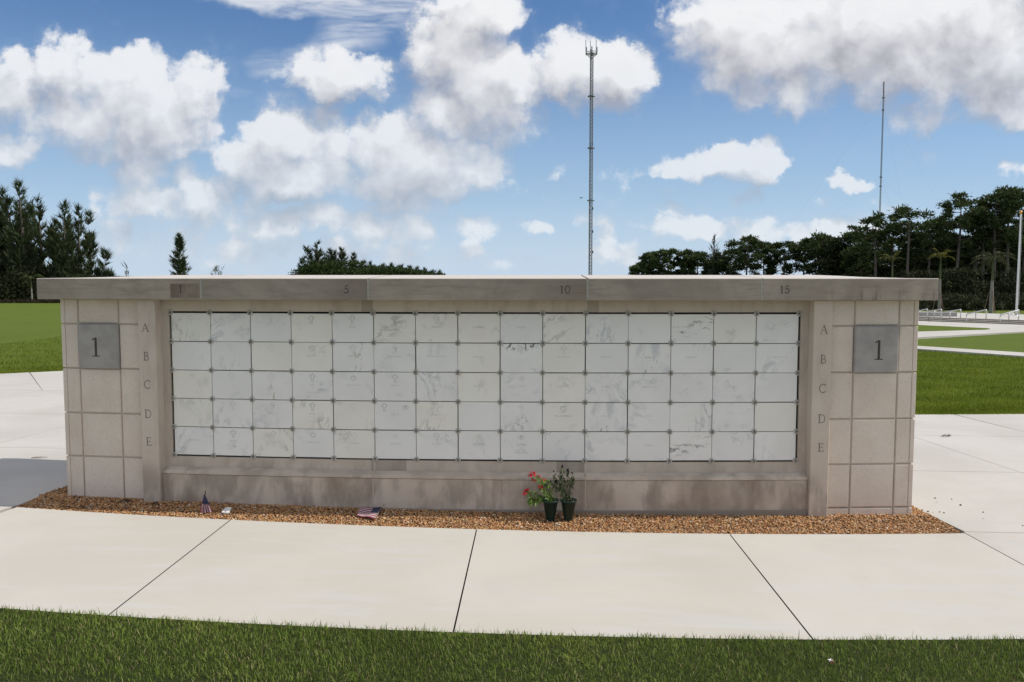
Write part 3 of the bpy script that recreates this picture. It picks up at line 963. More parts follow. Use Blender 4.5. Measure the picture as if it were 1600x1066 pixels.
def text_serif(name, txt, s, off, zc, h, mat, parent):
    adv = sum(GW[c] for c in txt) + .12 * (len(txt) - 1)
    x = -adv / 2
    mb = MB()
    lev = 0
    for ch in txt:
        for pts, wd in GLYPH[ch]:
            lev += 1
            o1 = off + 0.0010 + 0.00012 * lev
            n = len(pts)
            L, Rr = [], []
            for i, (px, py) in enumerate(pts):
                ax, ay = pts[max(0, i - 1)]
                bx, by = pts[min(n - 1, i + 1)]
                if i == n - 1 and pts[0] == pts[-1]: bx, by = pts[1]
                dx, dy = bx - ax, by - ay
                l = math.hypot(dx, dy) or 1
                nx, ny = -dy / l * wd / 2, dx / l * wd / 2
                L.append((px + nx, py + ny))
                Rr.append((px - nx, py - ny))
            vs = [P(s + (x + a) * h, o1, zc + (c - .5) * h) for a, c in L] + [P(s + (x + a) * h, o1, zc + (c - .5) * h) for a, c in Rr]
            mb.add(vs, [(i, n + i, n + i + 1, i + 1) for i in range(n - 1)])
        x += GW[ch] + .12
    return mb.build(name, mat, parent)


# pilasters with letters
LZ = [-0.137, -0.405, -0.671, -0.948, -1.211]
for sg in (-1, 1):
    a, c = sorted((sg * 3.016, sg * 3.186))
    pil = arcbox('pilaster', a, c, -0.04, 0.12, GB, TOPZ, M['cast'], wall, 0.005)
    pil['label'] = 'plain stone pilaster with row letters A to E, %s end of the niches' % ('left' if sg < 0 else 'right')
    for ch, z in zip('ABCDE', LZ):
        text_serif('engraved_letter', ch, sg * 3.111, 0.12, z, 0.078, M['letter_soft'], pil)

# end blocks
rows = [TOPZ, -0.109, -0.533, -0.962, -1.383, -1.790, GB]
for sg in (-1, 1):
    cols = [(3.1885, 3.415), (3.415, 3.828), (3.828, 3.966), (3.9665, 4.008)]
    for ri in range(6):
        z1, z0 = rows[ri] - (0.0 if ri == 0 else .007), rows[ri + 1] + (.007 if ri < 5 else 0)
        for ci, (ca, cb) in enumerate(cols):
            ga, gb = (.0 if ci == 0 else .007), .007
            if ci == 2: gb = .0008
            if ci == 3: ga, gb = .0008, 0.0
            a, c = sorted((sg * (ca + ga), sg * (cb - gb)))
            arcbox('stone_block', a, c, -0.02 if ci < 3 else -1.50, 0.06 + rnd.uniform(-.001, .001), z0, z1, M['precast'], wall, 0.006 if ci < 3 else .004, 2)
    arcbox('joint_bed', *sorted((sg * 3.1875, sg * 3.993)), -0.03, 0.046, GB, TOPZ - .001, M['groove'], wall, 0.001, 4)
    pq = arcbox('number_plaque', *sorted((sg * 3.412, sg * 3.818)), 0.05, 0.088, -0.534, -0.111, M['plaque'], wall, 0.010, 3)
    pq['label'] = 'square grey plaque cut with the number 1 on the %s end block' % ('left' if sg < 0 else 'right')
    text_serif('engraved_number', '1', sg * 3.635 - (.003 if sg < 0 else 0.004), 0.088, -0.327, 0.178, M['letter'], pq)

# cap stones
CB = [-4.148, -2.527, -0.976, 0.979, 2.522, 4.112]
CT, CF = 0.322, 0.19
caps = []
CBK, CRDG, CRISE = -1.72, -0.83, 0.030       # the top is hipped so that it sheds water


def cap_stone(s0, s1):
    n = max(4, int((s1 - s0) / .2))
    b = .005
    vs, fs = [], []
    prof_n = 8
    for k in range(n + 1):
        q = s0 + (s1 - s0) * k / n
        if k == 0: q = s0 + .003
        if k == n: q = s1 - .003
        up = CRISE * max(0.0, min(1.0, (4.12 - abs(q)) / .64))
        for off, z in ((CBK, TOPZ + .001), (CF - b, TOPZ + .001), (CF, TOPZ + .001 + b), (CF, CT - b), (CF - b, CT), (CRDG, CT + up), (CBK + b, CT), (CBK, CT - b)):
            vs.append(P(q, off, z))
    for k in range(n):
        for j in range(prof_n):
            fs.append((k * prof_n + j, (k + 1) * prof_n + j, (k + 1) * prof_n + (j + 1) % prof_n, k * prof_n + (j + 1) % prof_n))
    fs += [tuple(range(prof_n)), tuple(n * prof_n + j for j in range(prof_n - 1, -1, -1))]
    return mesh_obj('cap_stone', vs, fs, M['cap'], wall)


for i in range(5):
    caps.append(cap_stone(CB[i] + (.006 if i else 0), CB[i + 1] - (.006 if i < 4 else 0)))
for sj in CB[1:-1]:
    arcbox('cap_joint', sj - .0085, sj + .0085, CBK + .01, CF - .003, TOPZ + .004, CT - .003, M['joint'], wall, 0.0005, 1)
for txt, s, k in (('1', -2.719, 0), ('5', -1.172, 1), ('10', 0.781, 2), ('15', 2.720, 4)):
    text_serif('engraved_number', txt, s, CF, 0.223, 0.068, M['letter'], caps[k])

# niche covers ----------------------------------------------------------------
CW, CHh = 0.3835, 0.2650


def cover_mesh(name, mat):
    x, z, b = CW / 2, CHh / 2, .0025
    vs = []
    for ins, y in ((0, .022), (0, b), (b, 0)):
        vs += [(-x + ins, y, -z + ins), (x - ins, y, -z + ins), (x - ins, y, z - ins), (-x + ins, y, z - ins)]
    fs = [(8, 9, 10, 11), (3, 2, 1, 0)]
    for r in (0, 4):
        for k in range(4):
            k2 = (k + 1) % 4
            fs.append((r + k, r + k2, r + 4 + k2, r + 4 + k))
    me = bpy.data.meshes.new(name)
    me.from_pydata(vs, [], fs)
    me.materials.append(mat)
    return me


cover_me = [cover_mesh('niche_cover', m) for m in M['marble']]


def outline_mesh(name, polys, w, mat):
    """thin cut lines along closed outlines, in the cover's face plane"""
    mb = MB()
    for j, pl in enumerate(polys):
        n = len(pl)
        L, Rr = [], []
        for i in range(n):
            a, c = Vector(pl[i - 1]), Vector(pl[(i + 1) % n])
            p = Vector(pl[i])
            d1, d2 = (p - a).normalized(), (c - p).normalized()
            nn = Vector((-(d1 + d2).y, (d1 + d2).x))
            if nn.length < 1e-6: nn = Vector((-d1.y, d1.x))
            nn.normalize()
            k = w / 2 / max(.5, abs(nn.dot(Vector((-d1.y, d1.x)))))
            L.append(p + nn * k)
            Rr.append(p - nn * k)
        y = -.0008 - .0002 * j
        mb.add([(v.x, y, v.y) for v in L] + [(v.x, y, v.y) for v in Rr], [(i, n + i, n + (i + 1) % n, (i + 1) % n) for i in range(n)])
    me = bpy.data.meshes.new(name)
    me.from_pydata([tuple(v) for v in mb.v], [], mb.f)
    me.materials.append(mat)
    return me


def cross_pts(w, h, t, up=.68):
    x, a = w / 2, t / 2
    b = -h / 2
    top = h / 2
    m0, m1 = b + h * up - a, b + h * up + a
    return [(-a, b), (a, b), (a, m0), (x, m0), (x, m1), (a, m1), (a, top), (-a, top), (-a, m1), (-x, m1), (-x, m0), (-a, m0)]


tri3 = lambda r, ph: [(r * math.cos(math.radians(ph + 120 * k)), r * math.sin(math.radians(ph + 120 * k))) for k in range(3)]
heart = [(0.034 * .62 * math.sin(a) ** 3 * 1.25, 0.0021 * .9 * (13 * math.cos(a) - 5 * math.cos(2 * a) - 2 * math.cos(3 * a) - math.cos(4 * a)) * 1.0) for a in [2 * math.pi * k / 22 for k in range(22)]]
EM = {}
for sfx, mt in (('', 'engrave'), ('d', 'engrave_dark'), ('s', 'engrave_soft')):
    EM['c' + sfx] = outline_mesh('emblem', [cross_pts(.050, .068, .017)], .0038, M[mt])
    EM['m' + sfx] = outline_mesh('emblem', [cross_pts(.036, .068, .010), [(.014 + x * .3, y * .5) for x, y in cross_pts(.05, .07, .02)]], .0032, M[mt])
    EM['s' + sfx] = outline_mesh('emblem', [tri3(.030, 90), tri3(.030, -90)], .0036, M[mt])
    EM['h' + sfx] = outline_mesh('emblem', [heart], .0040, M[mt])
    EM['o' + sfx] = outline_mesh('emblem', [[(.026 * math.cos(2 * math.pi * k / 14), .020 * math.sin(2 * math.pi * k / 14)) for k in range(14)], [(x, y) for x, y in cross_pts(.018, .024, .006)]], .003, M[mt])

EMB = [  # rows A..E, fifteen covers each: emblem code or -
    "ts ts cs cd cd cd c - - os - - - - -".split(),
    "- cs cs s c m - - c c - - - - -".split(),
    "os cs cs cd s cd o - o cs - - - - -".split(),
    "os c m cd cs cd cs - ms hd - - - - -".split(),
    "- cd c s cs os c o od - - - - - -".split(),
]
NAMES = {   # what can be made out of the worn inscriptions
    (0, 4): ['RUIZ'], (0, 5): ['ROBINSON', 'SSGT', 'US ARMY'], (0, 6): ['SEAMAN'], (0, 7): ['CONNELL'], (0, 8): ['RYAN'],
    (1, 3): ['ADAMS'], (1, 4): ['BERMAN'], (1, 5): ['MERRIMAN'], (1, 6): ['MONTGOMERY'], (1, 7): ['HANSEN'], (1, 9): ['COLEMAN'], (1, 10): ['LEMOND'], (1, 11): ['KNELLY'], (1, 12): ['BASSETT'], (1, 14): ['LAWSON'],
    (2, 3): ['LEE', 'PFC', '', 'IN OUR HEARTS'], (2, 4): ['GOLDSTEIN', 'CPL'], (2, 5): ['SMITH'], (2, 6): ['SCOTT'], (2, 7): ['DECKER'], (2, 8): ['JONES'], (2, 9): ['BROWN'], (2, 10): ['NORRIS', 'SGT'], (2, 11): ['CRAWFORD'], (2, 13): ['WELLS'],
    (3, 2): ['CARLSON'], (3, 3): ['REED', 'TEC5', '', 'LOVING DAD'], (3, 5): ['LOPEZ'], (3, 6): ['MARTEL', 'US NAVY'], (3, 9): ['MCCORMICK'], (3, 10): ['NELSON'], (3, 11): ['FOX'],
    (4, 0): ['MORAN'], (4, 1): ['KLINE', 'CPL', 'KOREA'], (4, 2): ['HILL', 'SGT'], (4, 3): ['FREEDMAN'], (4, 4): ['TURNER'], (4, 5): ['ALTMAN'], (4, 6): ['COOPER'], (4, 7): ['KEOUGH'], (4, 8): ['GOMEZ', 'PVT', 'BELOVED', 'WORLD WAR II'], (4, 11): ['PENN'], (4, 12): ['ANDERSON'],
}
DARKNAME = {(0, 7), (1, 11), (3, 9), (4, 7), (4, 8), (4, 12)}
MAR = [   # which marble: 0 warm 1 cool 2 warm veined 3 cool veined 4 dark streaked 5 flecked 6 cloudy 7 slanting strokes 8 trickled
    "2 3 1 0 1 2 2 2 3 2 3 1 7 2 3".split(),
    "1 1 0 0 8 1 1 0 5 2 1 6 1 4 3".split(),
    "0 1 8 4 1 3 3 0 3 2 3 3 3 4 1".split(),
    "0 3 1 2 0 3 2 1 3 0 6 3 3 3 0".split(),
    "3 4 2 3 2 1 1 3 3 4 3 1 7 3 1".split(),
]


def text_mesh(lines, mat):
    vs, fs = [], []
    y = 0.0
    for i, ln in enumerate(lines):
        size = .024 if i == 0 else .016
        if ln:
            cu = bpy.data.curves.new('inscription', 'FONT')
            cu.body = ln
            cu.size = size
            cu.align_x = 'CENTER'
            cu.resolution_u = 1
            cu.space_character = 1.15
            ob = bpy.data.objects.new('inscription', cu)
            COL.objects.link(ob)
            bpy.context.view_layer.update()
            me = ob.to_mesh()
            b = len(vs)
            vs += [(v.co.x, -.0009, v.co.y + y) for v in me.vertices]
            fs += [tuple(b + k for k in p.vertices) for p in me.polygons]
            ob.to_mesh_clear()
            bpy.data.objects.remove(ob)
            bpy.data.curves.remove(cu)
        y -= size * 1.25
    me = bpy.data.meshes.new('inscription')
    me.from_pydata(vs, [], fs)
    me.materials.append(mat)
    return me


rowname = 'ABCDE'
for r in range(5):
    for c in range(15):
        s = (c - 7) * PP + rnd.uniform(-.0022, .0022)
        z = -(r + .5) * RH + rnd.uniform(-.0018, .0018)
        o = bpy.data.objects.new('niche_cover', cover_me[int(MAR[r][c])])
        link(o, wall)
        o.location = P(s, -0.003 + rnd.uniform(-.0012, .0012), z)
        o.rotation_euler = (rnd.uniform(-.004, .004), rnd.uniform(-.003, .003), s / R + rnd.uniform(-.004, .004))
        e = EMB[r][c]
        if e == 'ts': e = 'cs'
        if e != '-':
            q = bpy.data.objects.new('emblem', EM[e])
            link(q, o)
            q.location = (-.10 if (r, c) == (3, 5) else rnd.uniform(-.003, .003), 0, .078)
        if (r, c) == (3, 5):
            q = bpy.data.objects.new('emblem', EM['od'])
            link(q, o)
            q.location = (.10, 0, .078)
        if (r, c) in NAMES:
            q = bpy.data.objects.new('inscription', text_mesh(NAMES[(r, c)], M['engrave_dark'] if (r, c) in DARKNAME else M['engrave']))
            link(q, o)
            q.location = (0, 0, .002)

# rosettes at every meeting of four covers
ros = MB()
Mx = Matrix.Rotation(math.pi / 2, 4, 'X')
ros.lathe([(.0, .0), (.026, .0), (.026, .006), (.0235, .011), (.0180, .013), (.0155, .008), (.0105, .008)], 14, 0, Mx)
ros.lathe([(.0105, .006), (.0105, .013), (.008, .016), (.0001, .0165)], 10, 1, Mx)
rme = bpy.data.meshes.new('rosette')
rme.from_pydata([tuple(v) for v in ros.v], [], ros.f)
rme.materials.append(M['rosette'])
rme.materials.append(M['rosette_bolt'])
rme.polygons.foreach_set('material_index', ros.m)
for r in range(6):
    for c in range(16):
        s = (c - 7.5) * PP + rnd.uniform(-.002, .002)
        o = bpy.data.objects.new('rosette', rme)
        link(o, wall)
        o.location = P(s, -0.003, -r * RH)
        o.rotation_euler = (0, rnd.uniform(0, 1), s / R)

# ------------------------------------------------------------------ gravel
def gravel_z(s, off):
    base = -0.012
    k = max(0.0, min(1.0, (0.50 - off) / 0.40))
    lift = 0.038 if s < 0 else -0.0
    lift = 0.028 - 0.001 * s
    return base + k * lift


def gravel():
    # bed sheet
    vs, fs = [], []
    ns, no = 60, 6
    for i in range(ns + 1):
        s = -4.285 + 8.46 * i / ns
        for j in range(no + 1):
            off = -0.2 + (inner(s) - (-0.2)) * j / no
            p = P(s, off, 0)
            vs.append((p.x, p.y, gz(p.x) + gravel_z(s, off) - .008))
    for i in range(ns):
        for j in range(no):
            a = i * (no + 1) + j
            fs.append((a, a + no + 1, a + no + 2, a + 1))
    bed = mesh_obj('gravel_bed', vs, [f[::-1] for f in fs], M['gravelbed'])
    tag(bed, 'brown gravel strip round the foot of the columbarium', None, None, 'structure')
    # side strips
    side = []
    N = 34000
    S = rng.uniform(-4.262, 4.182, N)
    Of = rng.uniform(0.03, 0.70, N)
    lim = inner(S)
    keep = Of < lim - .004
    S, Of = S[keep], Of[keep]
    # strips at the two ends
    n2 = 3600
    s2 = np.concatenate([rng.uniform(-4.285, -4.005, n2 // 2), rng.uniform(4.005, 4.174, n2 // 2)])
    o2 = rng.uniform(-1.5, 0.10, n2)
    S = np.concatenate([S, s2])
    Of = np.concatenate([Of, o2])
    n = len(S)
    ico = [(0, 0, 1)] + [(.894 * math.cos(2 * math.pi * k / 5), .894 * math.sin(2 * math.pi * k / 5), .447) for k in range(5)] + \
          [(.894 * math.cos(2 * math.pi * (k + .5) / 5), .894 * math.sin(2 * math.pi * (k + .5) / 5), -.447) for k in range(5)] + [(0, 0, -1)]
    icf = [(0, 1 + k, 1 + (k + 1) % 5) for k in range(5)] + [(1 + k, 6 + k, 1 + (k + 1) % 5) for k in range(5)] + \
          [(1 + (k + 1) % 5, 6 + k, 6 + (k + 1) % 5) for k in range(5)] + [(11, 6 + (k + 1) % 5, 6 + k) for k in range(5)]
    ico = np.array(ico)
    icf = np.array(icf)
    a = S / R
    rr = R + Of
    C = np.stack([rr * np.sin(a), R - rr * np.cos(a), np.zeros(n)], 1)
    k = np.clip((.50 - Of) / .40, 0, 1)
    C[:, 2] = -0.08 * np.tanh(C[:, 0] / 8) - .012 + k * (.028 - .001 * S) + rng.uniform(-.006, .006, n)
    rad = rng.uniform(.0050, .0094, n) * np.where(rng.random(n) < .06, 1.5, 1)
    V = ico[None] * rad[:, None, None] * rng.uniform(.7, 1.3, (n, 12, 1))
    V = V * np.stack([rng.uniform(.8, 1.4, n), rng.uniform(.8, 1.25, n), rng.uniform(.5, .9, n)], 1)[:, None, :]
    th = rng.uniform(0, 2 * math.pi, n)
    c_, s_ = np.cos(th)[:, None], np.sin(th)[:, None]
    tl = rng.uniform(-.5, .5, n)[:, None]
    x, y, z = V[..., 0], V[..., 1], V[..., 2]
    z2 = z + tl * x
    V = np.stack([x * c_ - y * s_, x * s_ + y * c_, z2], 2) + C[:, None, :]
    F = icf[None] + (np.arange(n) * 12)[:, None, None]
    pal = np.array([(.52, .30, .12), (.42, .21, .085), (.46, .18, .07), (.32, .145, .06), (.16, .08, .04), (.60, .43, .24), (.70, .60, .48), (.42, .26, .15), (.33, .22, .14), (.56, .34, .17)])
    pr = np.array([.17, .17, .12, .13, .09, .10, .05, .06, .05, .06])
    ci = rng.choice(len(pal), n, p=pr / pr.sum())
    col = (pal[ci] * .76 + np.array([.43, .25, .115]) * .24) * rng.uniform(.85, 1.25, (n, 1))
    o = np_mesh('gravel', V.reshape(-1, 3), F.reshape(-1, 3), M['gravel'], np.repeat(col, 12, axis=0))
    tag(o, 'loose orange brown pea gravel along the wall', None, None, 'stuff')


gravel()

# ------------------------------------------------------------------ grass blades


def blades(name, X, Y, Z, hmin, hmax, wid, pal, pw, label, lean=.6, two=True):
    n = len(X)
    h = rng.uniform(hmin, hmax, n)
    w = wid * rng.uniform(.7, 1.3, n)
    th = rng.uniform(0, 2 * math.pi, n)
    ln = rng.uniform(.05, lean, n) * h
    la = rng.uniform(0, 2 * math.pi, n)
    dx, dy = np.cos(th) * w / 2, np.sin(th) * w / 2
    lx, ly = np.cos(la) * ln, np.sin(la) * ln
    b0 = np.stack([X - dx, Y - dy, Z], 1)
    b1 = np.stack([X + dx, Y + dy, Z], 1)
    tip = np.stack([X + lx, Y + ly, Z + h * np.sqrt(np.clip(1 - (ln / h) ** 2 * .6, .2, 1))], 1)
    col = np.array(pal)[rng.choice(len(pal), n, p=np.array(pw) / sum(pw))] * rng.uniform(.7, 1.25, (n, 1))
    if two:
        m0 = np.stack([X - dx * .8 + lx * .35, Y - dy * .8 + ly * .35, Z + h * .58], 1)
        m1 = np.stack([X + dx * .8 + lx * .35, Y + dy * .8 + ly * .35, Z + h * .58], 1)
        V = np.stack([b0, b1, m0, m1, tip], 1)
        f = np.array([(0, 1, 3), (0, 3, 2), (2, 3, 4)])
        k = 5
    else:
        V = np.stack([b0, b1, tip], 1)
        f = np.array([(0, 1, 2)])
        k = 3
    F = f[None] + (np.arange(n) * k)[:, None, None]
    pt = np.sin(X * 3.1 + 1.7 * np.sin(Y * 2.3)) + np.sin(Y * 4.3 + 1.1 * np.sin(X * 1.9)) + .6 * np.sin(X * 8.7 + Y * 6.1)
    pt = np.clip(pt / 2.6, -1, 1)[:, None]
    col = col * (1 + .22 * pt) * np.array([1, 1, 1]) + np.clip(pt, 0, 1) * np.array([.035, .015, .004])
    o = np_mesh(name, V.reshape(-1, 3), F.reshape(-1, 3), M['grass'], np.repeat(col, k, axis=0))
    return tag(o, label, None, None, 'stuff')


GP = [(.170, .245, .043), (.225, .30, .062), (.130, .20, .034), (.28, .32, .10), (.40, .36, .18), (.27, .21, .12)]
GPW = [.34, .26, .22, .10, .05, .03]


def edge_off(X, Y):
    return np.hypot(X, Y - R) - R


def foreground_grass():
    N = 260000
    X = rng.uniform(-5.2, 6.2, N)
    Y = rng.uniform(-4.3, -1.6, N)
    s = np.arctan2(X, R - Y) * R
    off = edge_off(X, Y)
    lim = outer(s)
    wob = .014 * np.sin(X * 9.0) + .010 * np.sin(X * 23 + 1)
    keep = off > lim - .004 + wob * .8
    # thin out the rows that lie nearer than the frame
    keep &= (Y > -3.45) | (rng.random(N) < .35)
    X, Y = X[keep], Y[keep]
    cl = .5 + .5 * np.sin(X * 2.1 + 1.3 * np.sin(Y * 3)) * np.sin(Y * 2.7 + X)
    keep = rng.random(len(X)) < .70 + .30 * cl
    X, Y = X[keep], Y[keep]
    Z = -0.08 * np.tanh(X / 8) + .002
    blades('grass', X, Y, Z, 0.014, .044, .0038, GP, GPW, 'thick green turf along the near edge of the walk', 1.0)
    n = 420
    X2 = rng.uniform(-4, 5, n)
    s2 = X2
    O2 = outer(X2) + .004 + np.abs(rng.normal(0, .25, n))
    rr = R + O2
    a = s2 / R
    X3, Y3 = rr * np.sin(a), R - rr * np.cos(a)
    blades('grass', X3, Y3, -0.08 * np.tanh(X3 / 8) + .002, .045, .085, .0042, GP, GPW, 'scattered taller grass blades at the walk edge', .7)
    # dark soil and thatch below the blades
    pts = arcf(-5.6, 6.4, lambda q: outer(q) - .004, 40)
    sheet('turf', pts + [(7.5, -6.5), (-6.5, -6.5)], 0.004, M['turf'], label='dark thatch under the near turf')


def m_turf(t, tc, b):
    o = tc.outputs['Object']
    n = t.noise(o, 60, 4, .7)
    return t.mix(t.ramp(n, .3, .7), (.018, .030, .008), (.05, .06, .02)), n, .8, .02


M['turf'] = material('turf', m_turf, .95, .1)
foreground_grass()


def side_grass():
    P1 = [(.175, .235, .020), (.205, .262, .026), (.145, .205, .016), (.24, .262, .05)]
    W1 = [.35, .3, .25, .1]
    n = 150000
    X = rng.uniform(4.5, 16, n)
    Y = 6.20 + (X - 6.55) * .105 + rng.random(n) ** 1.6 * 13
    p = Vector(e2[0]); q = Vector(e2[1])
    # stop before the narrow path
    side = (q.x - p.x) * (Y - p.y) - (q.y - p.y) * (X - p.x)
    keep = side < 0.0
    X, Y = X[keep], Y[keep]
    blades('grass', X, Y, -0.08 * np.tanh(X / 8) - .03, .035, .075, .011, P1, W1, 'mown lawn behind the right plaza', .7, False)
    n = 80000
    X = rng.uniform(-16.5, -6.5, n)
    Y = 10.19 + (X + 11.14) * .633 + rng.random(n) ** 2.2 * 22
    blades('grass', X, Y, -0.08 * np.tanh(X / 8) - .03, .030, .060, .011, [tuple(.80 * q for q in c) for c in P1], W1, 'mown lawn behind the left plaza', .7, False)


side_grass()

# ------------------------------------------------------------------ flower pots
def lathe_pot(name, label, loc):
    t = thing(name, label, 'potted plant', loc, 'green cone pots in front of the wall')
    mb = MB()
    mb.lathe([(.0, .0), (.034, .0), (.036, .004), (.066, .180), (.069, .181), (.077, .186), (.078, .196), (.075, .198), (.068, .196), (.064, .175)], 28)
    mb.build('pot', M['pot'], t, True)
    so_ = MB()
    so_.lathe([(.001, .180), (.03, .182), (.064, .176)], 18)
    so_.build('soil', M['soil'], t, True)
    return t


def leaf_quad(mb, p, d, ln, w, mi=0, droop=0.0, twist=0.0):
    d = Vector(d).normalized()
    side = d.cross(Vector((0, 0, 1)))
    if side.length < .1: side = Vector((1, 0, 0))
    side.normalize()
    side = Matrix.Rotation(twist, 3, d) @ side
    p = Vector(p)
    m1 = p + d * ln * .45
    tip = p + d * ln + Vector((0, 0, -droop * ln))
    nrm = side.cross(d) * w * .25
    mb.add([p, m1 + side * w * .5 + nrm, tip, m1 - side * w * .5 + nrm, m1], [(0, 4, 1), (1, 4, 2), (0, 3, 4), (4, 3, 2)], mi)


pz = gz(.7) + .012
pA = at(860, 814); pB = at(888, 814)
px1 = 1.0 / 178.0      # metres per photo pixel at the pots
potA = lathe_pot('potted_plant', 'dark green cone pot with red flowers leaning out to the left', (pA.x, pA.y, gz(pA.x) - .004))
M['leafA'] = flat('fresh_leaf', (0.15, 0.25, 0.04), .5, var=.45, nscale=25)
M['leafB'] = flat('withered_leaf', (0.085, 0.105, 0.045), .8, var=.5, nscale=25)
topz = .185


def L(px, py):              # photo point at the pot's depth, in pot coordinates
    return Vector(((px - 860) * px1, 0, (814 - py) * px1))


stA = [[(861, 782), (856, 771), (850, 757), (843, 748), (832, 738)], [(859, 782), (851, 768), (847, 756), (843, 744)], [(862, 781), (858, 764), (854, 752), (850, 747)],
       [(858, 782), (848, 777), (838, 772), (829, 768), (822, 767)], [(858, 782), (846, 778), (836, 781), (828, 785)], [(861, 782), (852, 770), (846, 763), (843, 758)], [(862, 782), (861, 768), (858, 758)]]
for i, pts in enumerate(stA):
    mb = MB()
    y0 = rnd.uniform(-.03, .03)
    pp = [L(*q) + Vector((0, y0 * k / len(pts), 0)) for k, q in enumerate(pts)]
    mb.tube(pp, [.0026] + [.0018] * (len(pp) - 1), 5)
    st = mb.build('stem', M['stem'], potA)
    lf = MB()
    for k in range(1, len(pp)):
        for _ in range(13 if i < 6 else 9):
            f = rnd.random()
            p = pp[k - 1].lerp(pp[k], f)
            an = rnd.uniform(0, 2 * math.pi)
            leaf_quad(lf, p, (math.cos(an), math.sin(an), rnd.uniform(-.5, .6)), rnd.uniform(.030, .058), rnd.uniform(.009, .016), 0, rnd.uniform(.1, .6), rnd.uniform(-.8, .8))
    if i in (3, 4):
        for _ in range(46):
            p = L(rnd.uniform(824, 848), rnd.uniform(771, 783)) + Vector((0, rnd.uniform(-.04, .04), 0))
            leaf_quad(lf, p, (rnd.uniform(-1, .4), rnd.uniform(-.6, .6), rnd.uniform(-1, .2)), rnd.uniform(.03, .055), rnd.uniform(.010, .017), 0, .5, rnd.uniform(-.8, .8))
    lf.build('leaf_cluster', M['leafA'], st)


def blossom(parent, px, py, r, mat, n=6, off=0.0):
    c = L(px, py) + Vector((0, off, 0))
    mb = MB()
    for k in range(n * 2):
        an = 2 * math.pi * k / n + rnd.uniform(-.3, .3)
        d = Vector((math.cos(an), rnd.uniform(-1.0, .1), math.sin(an) * .8 + .15)).normalized()
        leaf_quad(mb, c + d * r * .15, d, r * rnd.uniform(.8, 1.15), r * .75, 0, .15, rnd.uniform(-.7, .7))
    mb.build('flower', mat, parent)


for px, py, r, m_ in ((831.5, 737, .024, 'flower'), (828, 740, .018, 'flower'), (842, 742, .014, 'flower'), (849.5, 746, .011, 'flower'), (844, 757.5, .020, 'flower'), (821, 766, .022, 'flower'), (819, 769, .016, 'flower'), (824, 763, .013, 'flower'), (832, 747, .016, 'flower_dark'), (835, 748, .013, 'flower_dark')):
    blossom(potA, px, py, r * 1.25, M[m_], 6, rnd.uniform(-.03, .01))

potB = lathe_pot('potted_plant', 'dark green cone pot with a withered plant and blackened seed heads', (pB.x, pB.y, gz(pB.x) - .004))


def LB(px, py):
    return Vector(((px - 888) * px1, 0, (814 - py) * px1))


stB = [[(884, 783), (882, 762), (880, 745), (878, 727)], [(887, 783), (886, 760), (887, 742), (887, 731)], [(890, 783), (891, 762), (893, 746), (893.5, 736)], [(883, 783), (878, 763), (874, 752), (868, 748)],
       [(885, 783), (880, 757), (877, 742), (876, 736)], [(888, 783), (890, 765), (893, 750), (896, 743)], [(886, 783), (879, 760), (868, 746), (865, 735)], [(884, 783), (876, 764), (866, 756), (860, 750)]]
heads = [(878, 725, .022), (887, 731, .024), (893.5, 735, .017), (868, 748, .022), (876, 735, .019), (872, 741, .012), (864.5, 733, .013), (859.5, 749, .014), (882, 748, .012)]
for pts in stB:
    mb = MB()
    y0 = rnd.uniform(-.04, .03)
    pp = [LB(*q) + Vector((0, y0 * k / len(pts), 0)) for k, q in enumerate(pts)]
    mb.tube(pp, [.0022, .0016, .0012, .001], 5)
    st = mb.build('stem', M['drystem'], potB)
    lf = MB()
    for k in range(1, len(pp)):
        for _ in range(13):
            p = pp[k - 1].lerp(pp[k], rnd.random())
            an = rnd.uniform(0, 2 * math.pi)
            leaf_quad(lf, p, (math.cos(an) * .6, math.sin(an) * .6, rnd.uniform(-1.2, -.1)), rnd.uniform(.028, .055), rnd.uniform(.008, .015), 0, rnd.uniform(.1, .7), rnd.uniform(-1, 1))
    lf.build('leaf_cluster', M['leafB'], st)
for px, py, r in heads:
    mb = MB()
    c = LB(px, py) + Vector((0, rnd.uniform(-.03, .01), 0))
    for k in range(16):
        d = Vector((rnd.gauss(0, .6), rnd.gauss(0, .6), rnd.gauss(0, 1))).normalized()
        leaf_quad(mb, c, d, r * rnd.uniform(.6, 1.0), r * .5, 0, .2, rnd.uniform(-1, 1))
    mb.build('seed_head', M['seedhead'], potB)
# broken dried leaves in the pot mouth
mb = MB()
for _ in range(40):
    a_ = rnd.uniform(0, 6.28); r_ = rnd.uniform(0, .055)
    leaf_quad(mb, (r_ * math.cos(a_), r_ * math.sin(a_), .186), (rnd.uniform(-1, 1), rnd.uniform(-1, 1), rnd.uniform(0, .9)), .026, .009, 0, .2, rnd.uniform(-1, 1))
mb.build('leaf_litter', M['dryleaf'], potB)

